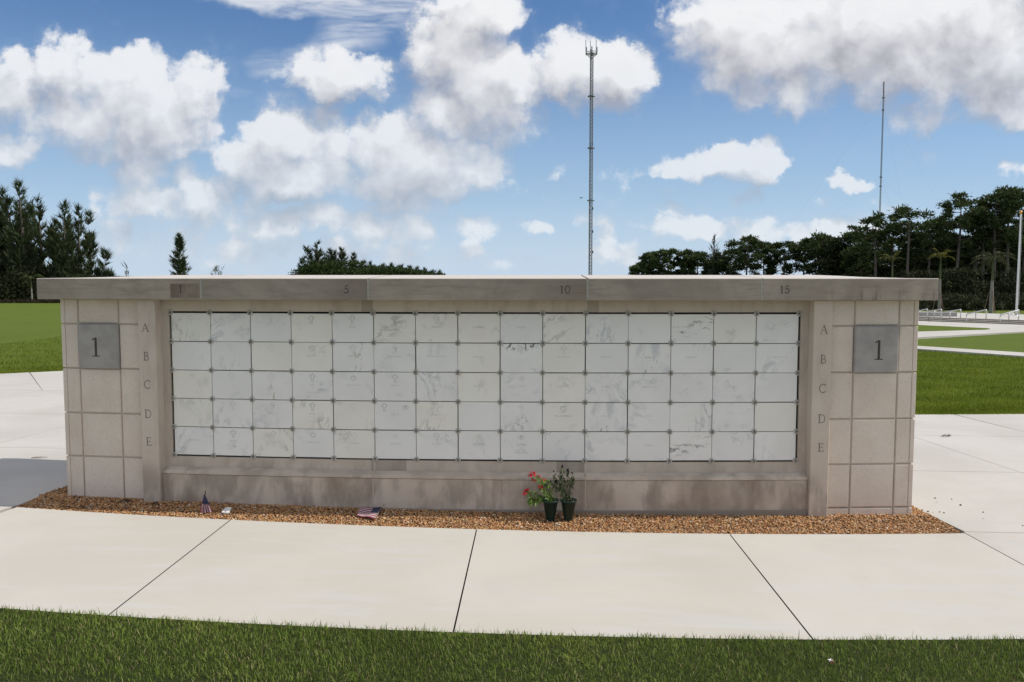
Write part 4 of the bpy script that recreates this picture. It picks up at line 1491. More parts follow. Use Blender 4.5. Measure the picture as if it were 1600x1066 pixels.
# ------------------------------------------------------------------ small flags
fb = at(321, 801)
flag = thing('grave_flag', 'small striped flag with starred blue corner drooping upright from a stick in the gravel', 'flag', (fb.x, fb.y, gz(fb.x)), 'small flags in the gravel')
mp = 1 / 178.0
mb = MB()
mb.tube([(0.004, .004, -.03), (0.002, .004, .172)], .0028, 6)
mb.build('stick', M['wood'], flag)
mb = MB()
mb.lathe([(.0025, .168), (.0060, .174), (.0058, .180), (.0035, .184), (.0052, .190), (.0040, .197), (.0006, .203)], 10, 0, Matrix.Translation((.002, .004, 0)))
mb.build('spear_tip', M['brass'], flag, True)
nr, nc = 22, 26
vs, fs, fm = [], [], []
for i in range(nr + 1):
    v = i / nr
    z = .166 * (1 - v) + .004
    w = .008 + .105 * v ** 0.9
    x0 = -.004 - .036 * v + .012 * max(0, v - .75)
    for j in range(nc + 1):
        u = j / nc
        fold = math.sin(u * 15 + v * 2.0) * .010 * v + .012 * (u - .5) ** 2
        sag = .026 * max(0, v - .55) * (u - .2)
        vs.append((x0 + w * u, -.010 - fold - .012 * v, z + sag * .6 - .003 * math.sin(u * 6)))
for i in range(nr):
    for j in range(nc):
        u, v = (j + .5) / nc, (i + .5) / nr
        fs.append((i * (nc + 1) + j, (i + 1) * (nc + 1) + j, (i + 1) * (nc + 1) + j + 1, i * (nc + 1) + j + 1))
        blue = v < .54 + .08 * (u - .5) and u > .10 * v
        fm.append(2 if blue else int(u * 13) % 2)
cl = mesh_obj('cloth', vs, fs, None, flag, False, [M['flag_red'], M['flag_white'], M['flag_blue']], fm)


def star_at(mb, p, r, nrm, ux):
    uy = nrm.cross(ux)
    vs = [p + (ux * math.cos(math.radians(90 + 36 * k)) + uy * math.sin(math.radians(90 + 36 * k))) * (r if k % 2 == 0 else r * .42) for k in range(10)]
    mb.add(vs + [p], [(10, k, (k + 1) % 10) for k in range(10)])


mb = MB()
for i in range(3, 12, 2):
    for j in range(4, nc - 2, 5):
        p = Vector(vs[i * (nc + 1) + j]) + Vector((0, -.0012, 0))
        star_at(mb, p, .0028, Vector((0, -1, 0)), Vector((1, 0, 0)))
mb.build('stars', M['flag_white'], cl)

# the second flag lies on the stones
c4 = [at(562.5, 796, .02), at(598, 796.5, .022), at(586.5, 811, .02), at(557.5, 807, .016)]
f2t = thing('grave_flag', 'small striped flag lying flat on the gravel with its stick', 'flag', c4[2], 'small flags in the gravel')
o0 = Vector(c4[2])
vs, fs, fm = [], [], []
nr, nc = 13, 24
for i in range(nr + 1):
    for j in range(nc + 1):
        u, v = j / nc, i / nr
        p = (c4[0] * (1 - u) + c4[1] * u) * (1 - v) + (c4[3] * (1 - u) + c4[2] * u) * v
        p = p + Vector((0, 0, 0.004 * math.sin(u * 9 + v * 2) + .003 * math.sin(v * 7 + u * 3) + .004 + .014 * (1 - v)))
        vs.append(p - o0)
for i in range(nr):
    for j in range(nc):
        u, v = (j + .5) / nc, (i + .5) / nr
        fs.append((i * (nc + 1) + j, (i + 1) * (nc + 1) + j, (i + 1) * (nc + 1) + j + 1, i * (nc + 1) + j + 1))
        fm.append(2 if (u > .58 and v < .54) else i % 2)
cl = mesh_obj('cloth', vs, fs, None, f2t, False, [M['flag_red'], M['flag_white'], M['flag_blue']], fm)
mb = MB()
for i in range(1, 7, 1):
    for j in range(15 + (i % 2), 24, 2):
        star_at(mb, Vector(vs[i * (nc + 1) + j]) + Vector((0, -.001, .0015)), .0026, Vector((0, -.3, 1)).normalized(), Vector((1, 0, 0)))
mb.build('stars', M['flag_white'], cl)
mb = MB()
a_, b_ = c4[1] - o0 + Vector((.004, .01, .036)), c4[2] - o0 + Vector((-.006, -.02, .012))
mb.tube([a_ + (a_ - b_) * .12, b_], .0030, 6)
mb.build('stick', M['wood'], f2t)

# white tag on the gravel
tg = [at(345.5, 802, .012), at(352.5, 794.5, .03), at(362.5, 794.2, .03), at(357.5, 803, .012)]
c0 = sum((Vector(q) for q in tg), Vector()) / 4
tagt = thing('marker_tag', 'small white rounded tag lying on the gravel beside the drooping flag', 'tag', c0)
mb = MB()
loc = [Vector(q) - c0 for q in tg]
ring = []
for k in range(4):
    p, pr, nx = loc[k], loc[k - 1], loc[(k + 1) % 4]
    for f in (0, .5, 1):
        q = (p + (pr - p) * .22) * (1 - f) ** 2 + p * 2 * f * (1 - f) + (p + (nx - p) * .22) * f * f
        ring.append(q)
nrm = (loc[1] - loc[0]).cross(loc[3] - loc[0]).normalized()
if nrm.z < 0: nrm = -nrm
n = len(ring)
mb.add([q + nrm * .010 for q in ring] + [q - nrm * .002 for q in ring], [tuple(range(n))] + [(i, n + i, n + (i + 1) % n, (i + 1) % n) for i in range(n)] + [tuple(range(2 * n - 1, n - 1, -1))])
mb.build('card', M['white'], tagt)
mb = MB()
e_u, e_v = (loc[3] - loc[0]).normalized(), (loc[1] - loc[0]).normalized()
cc = loc[0] * .38 + loc[3] * .38 + (loc[1] + loc[2]) * .12 + nrm * .0115
mb.add([cc + e_u * .014 * math.cos(k * .5236) + e_v * .010 * math.sin(k * .5236) for k in range(12)], [tuple(range(12))])
mb.build('print_mark', M['logo'], tagt)

# leaves, twig, strayed stones
def fallen_leaf(px, py, ln, w, ang, label, mat='dryleaf', dz=.012, grp='dry leaves and litter lying about'):
    p = at(px, py)
    o = thing('fallen_leaf', label, 'leaf', (p.x, p.y, gz(p.x) + dz), grp, ang)
    mb = MB()
    n = 6
    for sgn in (1, -1):
        vs = []
        for i in range(n + 1):
            f = i / n
            vs.append((ln * (f - .5), 0, .012 * math.sin(f * 3.1) * ln * 8))
            vs.append((ln * (f - .5), sgn * w * math.sin(f * math.pi) ** .8 * .5, .012 * math.sin(f * 3.1) * ln * 8 + .25 * w * math.sin(f * math.pi)))
        mb.add(vs, [(2 * i, 2 * i + 2, 2 * i + 3, 2 * i + 1) for i in range(n)])
    mb.build('blade', M[mat], o)
    mb = MB()
    mb.tube([(-ln * .5, 0, 0), (-ln * .75, 0, .003)], .0012, 4)
    mb.build('stalk', M[mat], o)


M['paleleaf'] = flat('pale_leaf', (0.55, 0.52, 0.48), .8)
M['greyleaf'] = flat('grey_leaf', (0.12, 0.11, 0.11), .8)
fallen_leaf(196, 788, .15, .045, .15, 'long dark brown leaf on the gravel before the left letter pilaster', dz=.02)
fallen_leaf(242, 791.5, .10, .04, -.2, 'reddish brown curled leaf below the left pilaster', dz=.02)
fallen_leaf(128, 795, .08, .04, .4, 'brown folded leaf on the gravel near the left corner')
fallen_leaf(143, 794, .05, .022, .7, 'small white scrap of leaf on gravel near the left corner', 'paleleaf', .02)
fallen_leaf(137, 798, .07, .035, -.1, 'grey dead leaf at the gravel edge near the left corner', 'greyleaf')
fallen_leaf(196, 796, .06, .03, .2, 'small grey leaf beneath the long dark leaf', 'greyleaf')
fallen_leaf(107, 795, .05, .03, .1, 'tiny dark leaf at the left gravel tip')
fallen_leaf(356, 789, .09, .05, .3, 'rusty brown leaf behind the white tag')
fallen_leaf(1477, 682.5, .12, .045, .1, 'dark shrivelled leaf lying out on the right plaza', dz=.004)
fallen_leaf(1484, 681.5, .09, .05, .9, 'curled leaf touching the shrivelled one on the right plaza', dz=.004)
p = at(59, 716)
tw = thing('twig', 'thin dry twig lying on the left plaza beside the wall shadow', 'twig', (p.x, p.y, gz(p.x) + .004))
mb = MB()
mb.tube([(-.07, -.01, 0), (-.02, .0, .006), (.03, .004, .008), (.10, .03, .002)], [.004, .005, .004, .002], 5)
mb.build('stick', M['dryleaf'], tw)
mb = MB()
mb.tube([(.0, .002, .007), (.04, -.03, .012), (.06, -.035, .006)], [.003, .002, .001], 4)
mb.build('side_shoot', M['dryleaf'], tw)
STRAY = ['dark stone standing highest of those strayed near the right wall end', 'small stone next right of the highest strayed one', 'largest of the stones strayed onto the right plaza', 'stone far out to the right of the largest strayed one', 'middle stone of the pair close above the gravel tip edge', 'right stone of the pair close above the gravel tip edge', 'stone second nearest the wall along the gravel edge', 'strayed stone nearest to the wall on the gravel edge', 'tiny speck of stone just below the far out one', 'tiny speck of stone just below the highest strayed one', 'strayed stone at the very right edge of the photo', 'tiny speck of stone left of the close pair']
for i, (px, py, r) in enumerate(((1461, 779, .013), (1487, 780.5, .010), (1501, 790, .016), (1536, 801, .012), (1468, 800.5, .010), (1475, 802, .011), (1450, 800, .014), (1441, 797.5, .012), (1536, 811, .006), (1463, 785, .006), (1598, 822, .010), (1458, 801, .006))):
    p = at(px, py)
    bm = bmesh.new()
    bmesh.ops.create_icosphere(bm, subdivisions=2, radius=r * .68)
    for v in bm.verts:
        v.co *= rnd.uniform(.85, 1.15)
        v.co.z *= .6
    me = bpy.data.meshes.new('stray_stone')
    bm.to_mesh(me)
    bm.free()
    me.materials.append(M['dryleaf'] if i % 3 else M['gravelbed'])
    o = link(bpy.data.objects.new('stray_stone', me))
    o.location = (p.x, p.y, gz(p.x) + r * .4)
    tag(o, STRAY[i], 'stone', 'stones strayed onto the right plaza')
# white scrap in the near turf
p = at(1297, 1043)
fl = thing('small_flower', 'tiny white and pink flower in the near turf at lower right', 'flower', (p.x, p.y, gz(p.x) + .035))
mb = MB()
for k in range(12):
    an = k * 1.05
    leaf_quad(mb, (0, 0, 0), (math.cos(an), math.sin(an), .5 + .4 * (k % 2)), .020, .014, 0, .1)
mb.build('petals', M['white'], fl)
mb = MB()
for k in range(4):
    leaf_quad(mb, (.006, -.006, .0), (math.cos(k * .7) , -.7, .2), .016, .010, 0, .3)
mb.build('pink_petals', M['flag_red'], fl)
mb = MB()
mb.tube([(0, 0, 0), (.003, .002, -.05)], .0012, 4)
mb.build('stem', M['stem'], fl)

# ------------------------------------------------------------------ trees
def tris_mesh(name, C, D, Ln, Wd, cols, mat, parent):
    """many thin leaf triangles: centres C, directions D, lengths, widths"""
    n = len(C)
    D = D / np.linalg.norm(D, axis=1, keepdims=True)
    rv = rng.normal(size=(n, 3))
    S = np.cross(D, rv)
    S /= np.linalg.norm(S, axis=1, keepdims=True) + 1e-9
    a = C - S * Wd[:, None] / 2
    b = C + S * Wd[:, None] / 2
    c = C + D * Ln[:, None]
    V = np.stack([a, b, c], 1).reshape(-1, 3)
    F = np.arange(n * 3).reshape(-1, 3)
    return np_mesh(name, V, F, mat, np.repeat(cols, 3, axis=0), parent=parent)


CASP = np.array([(.052, .074, .032), (.064, .090, .038), (.042, .060, .028), (.086, .106, .048)])


def casuarina(loc, h, rad, label, group, dens=1.0, bare=0.0, lean=0.0, leaders=3):
    t = thing('casuarina_tree', label, 'tree', loc, group)
    rad *= FAR
    tr = MB()
    tr.tube([(0, 0, -.1), (lean * h * .2, 0, h * .4), (lean * h * .6, 0, h * .75), (lean * h, 0, h * .97)], [h * .022 + .02, h * .015 + .01, h * .008 + .005, .006], 7)
    Cs, Ds, Ls = [], [], []
    lead = [(0.0, 0.0, 1.0, 1.0)]
    for k in range(leaders - 1):
        a = rnd.uniform(0, 6.28)
        lead.append((math.cos(a) * rad * rnd.uniform(.3, .75), math.sin(a) * rad * rnd.uniform(.3, .75), rnd.uniform(.55, .96), rnd.uniform(.35, .62)))
    if leaders > 2: lead[0] = (0.0, 0.0, 1.0, .72)
    for lx, ly, lh, lr in lead:
        nb = int(h * 11 * dens * lr / FAR)
        for _ in range(nb):
            f = rnd.uniform(.06, 1) ** .9
            z = f * lh * h
            env = rad * lr * (min(1, (1.02 - f) * 1.45) ** .75) * (.55 + .45 * min(1, f * 4)) * rnd.uniform(.45, 1.12)
            az = rnd.uniform(0, 6.28)
            x0, y0 = lx * f + lean * z, ly * f
            el = rnd.uniform(.35, 1.0)
            tip = Vector((x0 + math.cos(az) * env, y0 + math.sin(az) * env, z + env * el))
            base = Vector((x0, y0, z))
            tr.tube([base, base.lerp(tip, .6) + Vector((0, 0, -.05 * env)), tip], [h * .0035 + .004, h * .002 + .002, .002], 3, cap=False)
            nl = int(9 + 15 * env) if bare < .5 else 3
            for _ in range(nl):
                q = base.lerp(tip, rnd.uniform(.22, 1.0))
                Cs.append(q + Vector((rnd.gauss(0, .055), rnd.gauss(0, .055), rnd.gauss(0, .055))))
                d = (tip - base).normalized() * .9 + Vector((rnd.gauss(0, .4), rnd.gauss(0, .4), rnd.uniform(.1, 1.3)))
                Ds.append(d)
                Ls.append(rnd.uniform(.30, .85))
    tr.build('trunk', M['bark'], t)
    C, D, Ln = np.array([tuple(c) for c in Cs]), np.array([tuple(d) for d in Ds]), np.array(Ls)
    n = len(C)
    col = CASP[rng.integers(0, 4, n)] * rng.uniform(.7, 1.3, (n, 1))
    tris_mesh('crown', C, D, Ln, rng.uniform(.05, .105, n), col, M['leaf'], t)
    return t


FAR = 1.4


def px_tree(px, top, Y):
    Y *= FAR
    b = at_y(px, top, Y)
    return Vector((b.x, b.y, gz(b.x) - .03)), b.z - gz(b.x)


G_L = 'casuarina trees beyond the left lawn'
left_trees = [
    (-38, 300, 47, 1.9, 'tall dark casuarina cut off by the left edge', 6, 0.02), (6, 296, 49, 1.5, 'tall shaggy casuarina at the left edge of the photo', 6, -.02), (34, 288, 46, 1.5, 'tallest dark casuarina in the left group', 7, -.03),
    (62, 312, 48, 1.0, 'dark casuarina filling the right side of the tallest one', 4, -.02), (97, 318, 46, 1.25, 'separate dark casuarina with a forked top', 6, .02), (119, 326, 47, 1.1, 'slim casuarina leaning right beside the forked one', 4, .03),
    (138, 366, 48, .55, 'thin low casuarina stem curving up at the right of the left group', 1, .06), (162, 392, 47, .85, 'short bushy casuarina at the right end of the left group', 4, .03),
]
for px, top, Y, rad, lab, nl, ln in left_trees:
    loc, h = px_tree(px, top, Y)
    casuarina(loc, h, rad, lab, G_L, 1.5, 0, ln, nl)
loc, h = px_tree(279, 369, 78)
casuarina(loc, h, 1.0, 'lone conical casuarina rising behind the cap near the number 1', 'single trees behind the wall', 2.6, 0, .01, 2)
loc, h = px_tree(196, 413, 70)
casuarina(loc, h, .7, 'bare twig top of a small tree showing over the left of the cap', 'single trees behind the wall', .6, 1, .05, 2)
loc, h = px_tree(337, 414, 70)
casuarina(loc, h, 1.0, 'sparse leafless treetop right of the lone conical tree', 'single trees behind the wall', .7, 1, .0, 3)
copse = [(497, 379, 88, 1.9, 4, -.01), (474, 404, 89, 1.3, 3, -.04), (514, 390, 90, 1.2, 3, .02), (533, 388, 90, .9, 2, .02), (551, 398, 91, .8, 2, .03), (566, 410, 92, 1.2, 3, .03), (580, 411, 94, 1.1, 3, -.02), (600, 414, 98, 1.1, 3, -.01),
         (612, 413, 100, .8, 2, 0), (627, 415, 104, .9, 2, -.01), (640, 417, 110, .9, 2, 0), (652, 419, 114, .9, 2, 0), (664, 421, 120, .9, 2, 0), (676, 423, 128, .9, 2, 0), (687, 424, 136, .6, 1, 0)]
cl_lab = ['tallest bushy casuarina of the middle copse', 'low casuarina at the left end of the middle copse', 'round topped casuarina right of the copse leader', 'feathery slim casuarina in the middle copse', 'thin spire casuarina right of the feathery one', 'bushy green casuarina in the copse behind the number 5', 'bright green bushy casuarina past the number 5']
SMALL = ['%s small casuarina of the row shrinking away to the right of the copse' % w for w in ('nearest', 'second', 'third', 'fourth', 'fifth', 'sixth', 'last but one', 'farthest, tiniest')]
for i, (px, top, Y, rad, nl, ln) in enumerate(copse):
    loc, h = px_tree(px, top, Y)
    casuarina(loc, h, rad, cl_lab[i] if i < 7 else SMALL[i - 7], 'casuarinas of the middle copse', 1.9, 0, ln, nl)

# pines --------------------------------------------------------------
PINP = np.array([(.056, .084, .030), (.074, .106, .036), (.044, .066, .026), (.098, .122, .045)])


def pine(loc, h, rad, label, group, crown_from=.45, dens=1.0, seed=0, sparse=False, green=1.0):
    t = thing('pine_tree', label, 'tree', loc, group)
    rr = random.Random(seed)
    rad *= FAR
    tr = MB()
    bend = rr.uniform(-.03, .03) * h
    trunk = [Vector((0, 0, -.1)), Vector((bend * .3, 0, h * .35)), Vector((bend, 0, h * .7)), Vector((bend * .8, 0, h * .97))]
    tr.tube(trunk, [.055 + h * .010, .045 + h * .008, .03 + h * .005, .012], 7)
    Cs, Ds = [], []

    def tpt(f):
        f = f * 3
        k = min(2, int(f))
        return trunk[k].lerp(trunk[k + 1], f - k)
    nb = int((11 if sparse else 17) * dens)
    for i in range(nb):
        f = crown_from + (1 - crown_from) * (i + rr.random()) / nb
        b = tpt(min(.99, f))
        az = i * 2.4 + rr.uniform(-.6, .6)
        g_ = (f - crown_from) / (1 - crown_from)
        ln = rad * (.55 + .55 * math.sin(math.pi * min(1, g_ * .85 + .12))) * rr.uniform(.55, 1.1)
        if g_ > .9: ln *= .6
        tip = b + Vector((math.cos(az) * ln, math.sin(az) * ln, ln * rr.uniform(.05, .45)))
        mid = b.lerp(tip, .5) + Vector((0, 0, -.06 * ln))
        tr.tube([b, mid, tip], [.012 + h * .0022, .01 + h * .0014, .006], 4, cap=False)
        ncl = rr.randint(2, 3)
        for k in range(ncl):
            c = (mid if k == 0 else tip).lerp(tip, rr.random()) + Vector((rr.gauss(0, .16), rr.gauss(0, .16), rr.gauss(0, .06))) * (rad * .6)
            r_ = rad * rr.uniform(.13, .27)
            m = int(70 * dens * (1.0 if not sparse else .8))
            for _ in range(m):
                v = Vector((rr.gauss(0, .55), rr.gauss(0, .55), rr.gauss(0, .30)))
                Cs.append(c + v * r_)
                Ds.append(v.normalized() * .8 + Vector((rr.gauss(0, .6), rr.gauss(0, .6), rr.uniform(-.2, .9))))
    tr.build('trunk', M['bark'], t)
    C, D = np.array([tuple(c) for c in Cs]), np.array([tuple(d) for d in Ds])
    n = len(C)
    col = PINP[rng.integers(0, 4, n)] * rng.uniform(.55, 1.45, (n, 1)) * green
    tris_mesh('crown', C, D, rng.uniform(.12, .33, n), rng.uniform(.07, .16, n), col, M['leaf'], t)
    return t


G_R = 'pines and broad trees of the right hand wood'
pines = [  # px, top, Y, rad, crown_from, sparse, label
    (1372, 333, 47, 1.15, .42, False, 'slash pine with a rounded crown in front of the guyed mast'),
    (1421, 322, 46, 1.25, .62, True, 'open flat topped pine standing apart right of the mast'),
    (1398, 350, 48, .95, .45, False, 'dark pine between the mast pine and the flat topped pine'),
    (1452, 347, 47, 1.15, .45, False, 'dense dark pine left of the tall double crowned pine'),
    (1470, 338, 49, .95, .45, False, 'dark pine just left of the tall pine with a separate top tuft'),
    (1499, 301, 46, 1.15, .40, False, 'tall pine with a separate tuft at its top'),
    (1527, 334, 48, 1.05, .45, False, 'dark pine right of the tall tufted pine'),
    (1541, 312, 47, 1.15, .45, False, 'tall pine with long bare limbs near the flagpole'),
    (1560, 300, 46, 1.2, .45, False, 'tall broad pine left of the flagpole'),
    (1580, 292, 46, 1.25, .45, False, 'tallest pine behind the flagpole'),
    (1604, 296, 47, 1.3, .4, False, 'tall pine cut off by the right edge'),
    (1640, 300, 48, 1.3, .4, False, 'tall pine beyond the right edge'),
    (1333, 363, 52, 1.15, .45, False, 'open crowned pine left of the mast'),
    (1310, 384, 53, 1.0, .35, False, 'low dark pine next to the open crowned one'),
    (1287, 368, 53, 1.35, .40, False, 'broad flat crowned pine over the number 15'),
    (1256, 374, 55, 1.0, .40, False, 'dark pine left of the broad flat crowned one'),
    (1225, 378, 55, 1.1, .40, False, 'rounded dark pine in the middle of the wood'),
    (1195, 382, 56, 1.1, .35, False, 'dome shaped dark tree right of the leaning topped pine'),
    (1167, 370, 55, 1.15, .45, False, 'pine with a top tuft leaning left over the wood'),
    (1140, 392, 57, 1.1, .35, False, 'low dark tree right of the bare branched one'),
    (1090, 398, 58, 1.2, .30, False, 'low rounded tree between the grey tree and the bare branched one'),
    (1072, 392, 58, .8, .40, False, 'small upright tree in the left part of the wood'),
    (1036, 391, 58, .95, .40, False, 'grey green broad tree near the left end of the wood'),
    (1016, 396, 58, .85, .35, False, 'grey green tree with two tufts at the left end of the wood'),
    (1001, 412, 58, .75, .30, False, 'lowest shrubby tree at the very left end of the wood'),
    (1118, 404, 58, 1.0, .3, False, 'low dark tree below the bare branched treetop'),
    (1345, 385, 50, 1.0, .35, False, 'dark pine filling below the open crowned one'),
    (1485, 365, 50, 1.1, .3, False, 'dark pine low between two tall pines'),
    (1512, 372, 50, 1.1, .3, False, 'low dark pine behind the palm'),
    (1430, 372, 50, 1.1, .3, False, 'low dark pine below the flat topped one'),
    (1566, 350, 50, 1.2, .3, False, 'low dark pine under the broad one'),
    (1596, 352, 50, 1.2, .3, False, 'low dark pine right behind the flagpole'),
]
for i, (px, top, Y, rad, cf, sp, lab) in enumerate(pines):
    loc, h = px_tree(px, top, Y)
    pine(loc, h, rad, lab, G_R, cf, 1.25 if px > 1350 else 1.35, 100 + i, sp, 1.25 if px < 1045 else 1.0)
loc, h = px_tree(1115, 369, 57)
casuarina(loc, h, .9, 'tree with bare wispy branches rising above the middle wood', G_R, 1.5, 1, .01, 3)


def undergrowth():
    Cs = []
    pts = []
    # a dark belt of shrubs below the pines, placed along the photo's wood
    for _ in range(460):
        px = rnd.uniform(985, 1740)
        Y = rnd.uniform(49.5, 74) if px > 1400 else rnd.uniform(64, 78)
        b = at_y(px, 470, Y)
        g0 = gz(b.x)
        h = (rnd.uniform(.8, 4.2) if Y > 57 else rnd.uniform(.5, 1.5)) if px > 1400 else rnd.uniform(1.2, 3.0)
        pts.append((b.x, Y, g0, h))
    for _ in range(150):
        px = rnd.uniform(1290, 1760)
        Y = rnd.uniform(72, 88)
        b = at_y(px, 470, Y)
        pts.append((b.x, Y, gz(b.x), rnd.uniform(4.5, 9.0)))
    C, D = [], []
    for x, y, g0, h in pts:
        m = int(170 + 110 * h)
        SG = np.array([.8, .65, .30 * h])
        v = rng.normal(size=(m, 3)) * SG
        v = np.clip(v / SG, -1.45, 1.45) * SG
        v[:, 2] = np.abs(v[:, 2]) * 1.5
        C.append(v + np.array([x, y, g0 - .05]))
        D.append(rng.normal(size=(m, 3)) + np.array([0, 0, .5]))
    C, D = np.concatenate(C), np.concatenate(D)
    n = len(C)
    pal = np.array([(.026, .034, .014), (.036, .044, .018), (.020, .026, .012), (.048, .054, .022)])
    col = pal[rng.integers(0, 4, n)] * rng.uniform(.6, 1.3, (n, 1))
    o = tris_mesh('undergrowth', C, D, rng.uniform(.16, .42, n), rng.uniform(.08, .20, n), col, M['leaf'], None)
    tag(o, 'dark tangle of shrubs under the pines on the right', None, None, 'stuff')
    # left belt
    C, D = [], []
    for _ in range(150):
        px = rnd.uniform(-160, 180)
        b = at_y(px, 450, rnd.uniform(61, 68))
        h = rnd.uniform(.5, 4.6) * (1 if px < 130 else .6)
        m = int(120 + 70 * h)
        SG = np.array([.7, .55, .32 * h])
        v = rng.normal(size=(m, 3)) * SG
        v = np.clip(v / SG, -1.45, 1.45) * SG
        v[:, 2] = np.abs(v[:, 2]) * 1.5
        C.append(v + np.array([b.x, b.y, gz(b.x) - .05]))
        D.append(rng.normal(size=(m, 3)) + np.array([0, 0, .6]))
    C, D = np.concatenate(C), np.concatenate(D)
    n = len(C)
    col = pal[rng.integers(0, 4, n)] * rng.uniform(.6, 1.3, (n, 1))
    o = tris_mesh('undergrowth', C, D, rng.uniform(.16, .42, n), rng.uniform(.07, .18, n), col, M['leaf'], None)
    tag(o, 'dark thicket under the casuarinas on the left', None, None, 'stuff')
    # low belt of bushes at the far copse
    C, D = [], []
    for _ in range(210):
        px = rnd.uniform(462, 690)
        Y = rnd.uniform(120, 128)
        b = at_y(px, 430, Y)
        h = 7.2 * rnd.uniform(.55, 1.08) * (1 - max(0, (px - 545) / 140) * .45) * (.7 if px < 480 else 1)
        m = 260
        SG = np.array([.85, .7, .34 * h])
        v = np.clip(rng.normal(size=(m, 3)), -1.3, 1.3) * SG
        v[:, 2] = np.abs(v[:, 2]) * 1.25
        C.append(v + np.array([b.x, b.y, gz(b.x)]))
        D.append(rng.normal(size=(m, 3)) + np.array([0, 0, .6]))
    C, D = np.concatenate(C), np.concatenate(D)
    n = len(C)
    col = np.array([(.045, .070, .020), (.055, .085, .024), (.034, .052, .018)])[rng.integers(0, 3, n)] * rng.uniform(.6, 1.3, (n, 1))
    o = tris_mesh('undergrowth', C, D, rng.uniform(.2, .5, n), rng.uniform(.1, .22, n), col, M['leaf'], None)
    tag(o, 'green bushes at the foot of the middle copse', None, None, 'stuff')


undergrowth()

# far tree line hiding the bare horizon
def far_wood():
    C, D = [], []
    for _ in range(900):
        a = rnd.uniform(-1.15, 1.15)
        r_ = rnd.uniform(190, 215)
        x, y = r_ * math.sin(a), r_ * math.cos(a)
        h = rnd.uniform(.6, 1.3)
        m = 40
        v = rng.normal(size=(m, 3)) * np.array([1.9, 1.0, .35 * h])
        v[:, 2] = np.abs(v[:, 2])
        C.append(v + np.array([x, y, gz(x)]))
        D.append(rng.normal(size=(m, 3)) + np.array([0, 0, .6]))
    C, D = np.concatenate(C), np.concatenate(D)
    n = len(C)
    col = np.array([(.040, .055, .028), (.032, .045, .022)])[rng.integers(0, 2, n)] * rng.uniform(.7, 1.3, (n, 1))
    o = tris_mesh('far_wood', C, D, rng.uniform(.4, .9, n), rng.uniform(.3, .6, n), col, M['leaf'], None)
    tag(o, 'low dark scrub along the far edge of the grounds', None, None, 'stuff')


far_wood()

# low clipped strip at the far edge of the left lawn
def low_hedge():
    a, b = at(-160, 473), at(330, 473)
    n = 9000
    f = rng.random(n)
    X = a.x + (b.x - a.x) * f
    Y = a.y + (b.y - a.y) * f + rng.normal(0, .25, n)
    Z = -0.08 * np.tanh(X / 8) + np.abs(rng.normal(0, .10, n)) - .03
    C = np.stack([X, Y, Z], 1)
    D = rng.normal(size=(n, 3)) + np.array([0, 0, .8])
    col = np.array([(.045, .034, .022), (.030, .032, .016), (.055, .045, .03)])[rng.integers(0, 3, n)] * rng.uniform(.6, 1.3, (n, 1))
    o = tris_mesh('low_hedge', C, D, rng.uniform(.10, .22, n), rng.uniform(.06, .12, n), col, M['leaf'], None)
    tag(o, 'low brown strip of planting at the far edge of the left lawn', None, None, 'stuff')


low_hedge()

# palms ---------------------------------------------------------------
PALMG = {'g': (.060, .082, .028), 'y': (.15, .145, .036), 'd': (.075, .082, .042)}


def palm(px, base_py, top_py, Y, label, trunk_r, frond_len, nfr, key, props=True, up=.5, sw=False):
    trunk_r *= 1.37
    frond_len *= 1.37
    b = at_y(px, base_py, Y)
    loc = Vector((b.x, Y, gz(b.x) - .03))
    hh = at_y(px, top_py, Y).z - loc.z
    t = thing('palm_tree', label, 'palm', loc, 'young staked palms')
    mb = MB()
    mb.tube([(0, 0, -.05), (0, 0, hh * .25), (.0, 0, hh * .55), (0, 0, hh * .62)], [trunk_r * 1.05, trunk_r, trunk_r * .72, trunk_r * .6], 9)
    mb.build('trunk', M['palebark'], t)
    mb = MB()
    mb.tube([(0, 0, hh * .61), (0, 0, hh * .8), (0, 0, hh)], [trunk_r * .66, trunk_r * .5, trunk_r * .25], 8)
    mb.build('crownshaft', M['shaft'], t)
    for i in range(nfr):
        az = i * 2.399 + .4
        el = rnd.uniform(up - .35, up + .6)
        d = Vector((math.cos(az) * math.cos(el), math.sin(az) * math.cos(el) * .8, math.sin(el)))
        pts = []
        p = Vector((0, 0, hh * .97))
        for k in range(7):
            pts.append(p.copy())
            p = p + d * frond_len / 6
            d = (d + Vector((0, 0, -.20 - .05 * k))).normalized()
        m2 = MB()
        m2.tube(pts, [.018, .015, .013, .010, .007, .006, .003], 4, cap=False)
        rib = m2.build('frond', M['shaft'], t)
        C, D, Ln = [], [], []
        for k in range(46):
            f = rnd.uniform(.12, 1) * 5.98
            j = int(f)
            q = pts[j].lerp(pts[j + 1], f - j)
            tg_ = (pts[j + 1] - pts[j]).normalized()
            sd = tg_.cross(Vector((0, 0, 1)))
            sd = sd.normalized() if sd.length > .05 else Vector((1, 0, 0))
            sg = 1 if k % 2 else -1
            C.append(tuple(q))
            D.append(tuple(sd * sg * .8 + tg_ * .7 + Vector((0, 0, -.35 + rnd.gauss(0, .15)))))
            Ln.append(frond_len * .30 * rnd.uniform(.6, 1.1))
        n = len(C)
        cc = np.array(PALMG[key if rnd.random() < .75 else 'd'])
        tris_mesh('leaflets', np.array(C), np.array(D), np.array(Ln), np.full(n, .042), cc * rng.uniform(.6, 1.35, (n, 1)), M['leaf'], rib)
    if props:
        for k in range(3):
            az = k * 2.1 + .5
            m3 = MB()
            m3.tube([(math.cos(az) * trunk_r, math.sin(az) * trunk_r, hh * .42), (math.cos(az) * .42, math.sin(az) * .42, 0)], .018, 5)
            m3.build('prop', M['stake'], t)
    return t


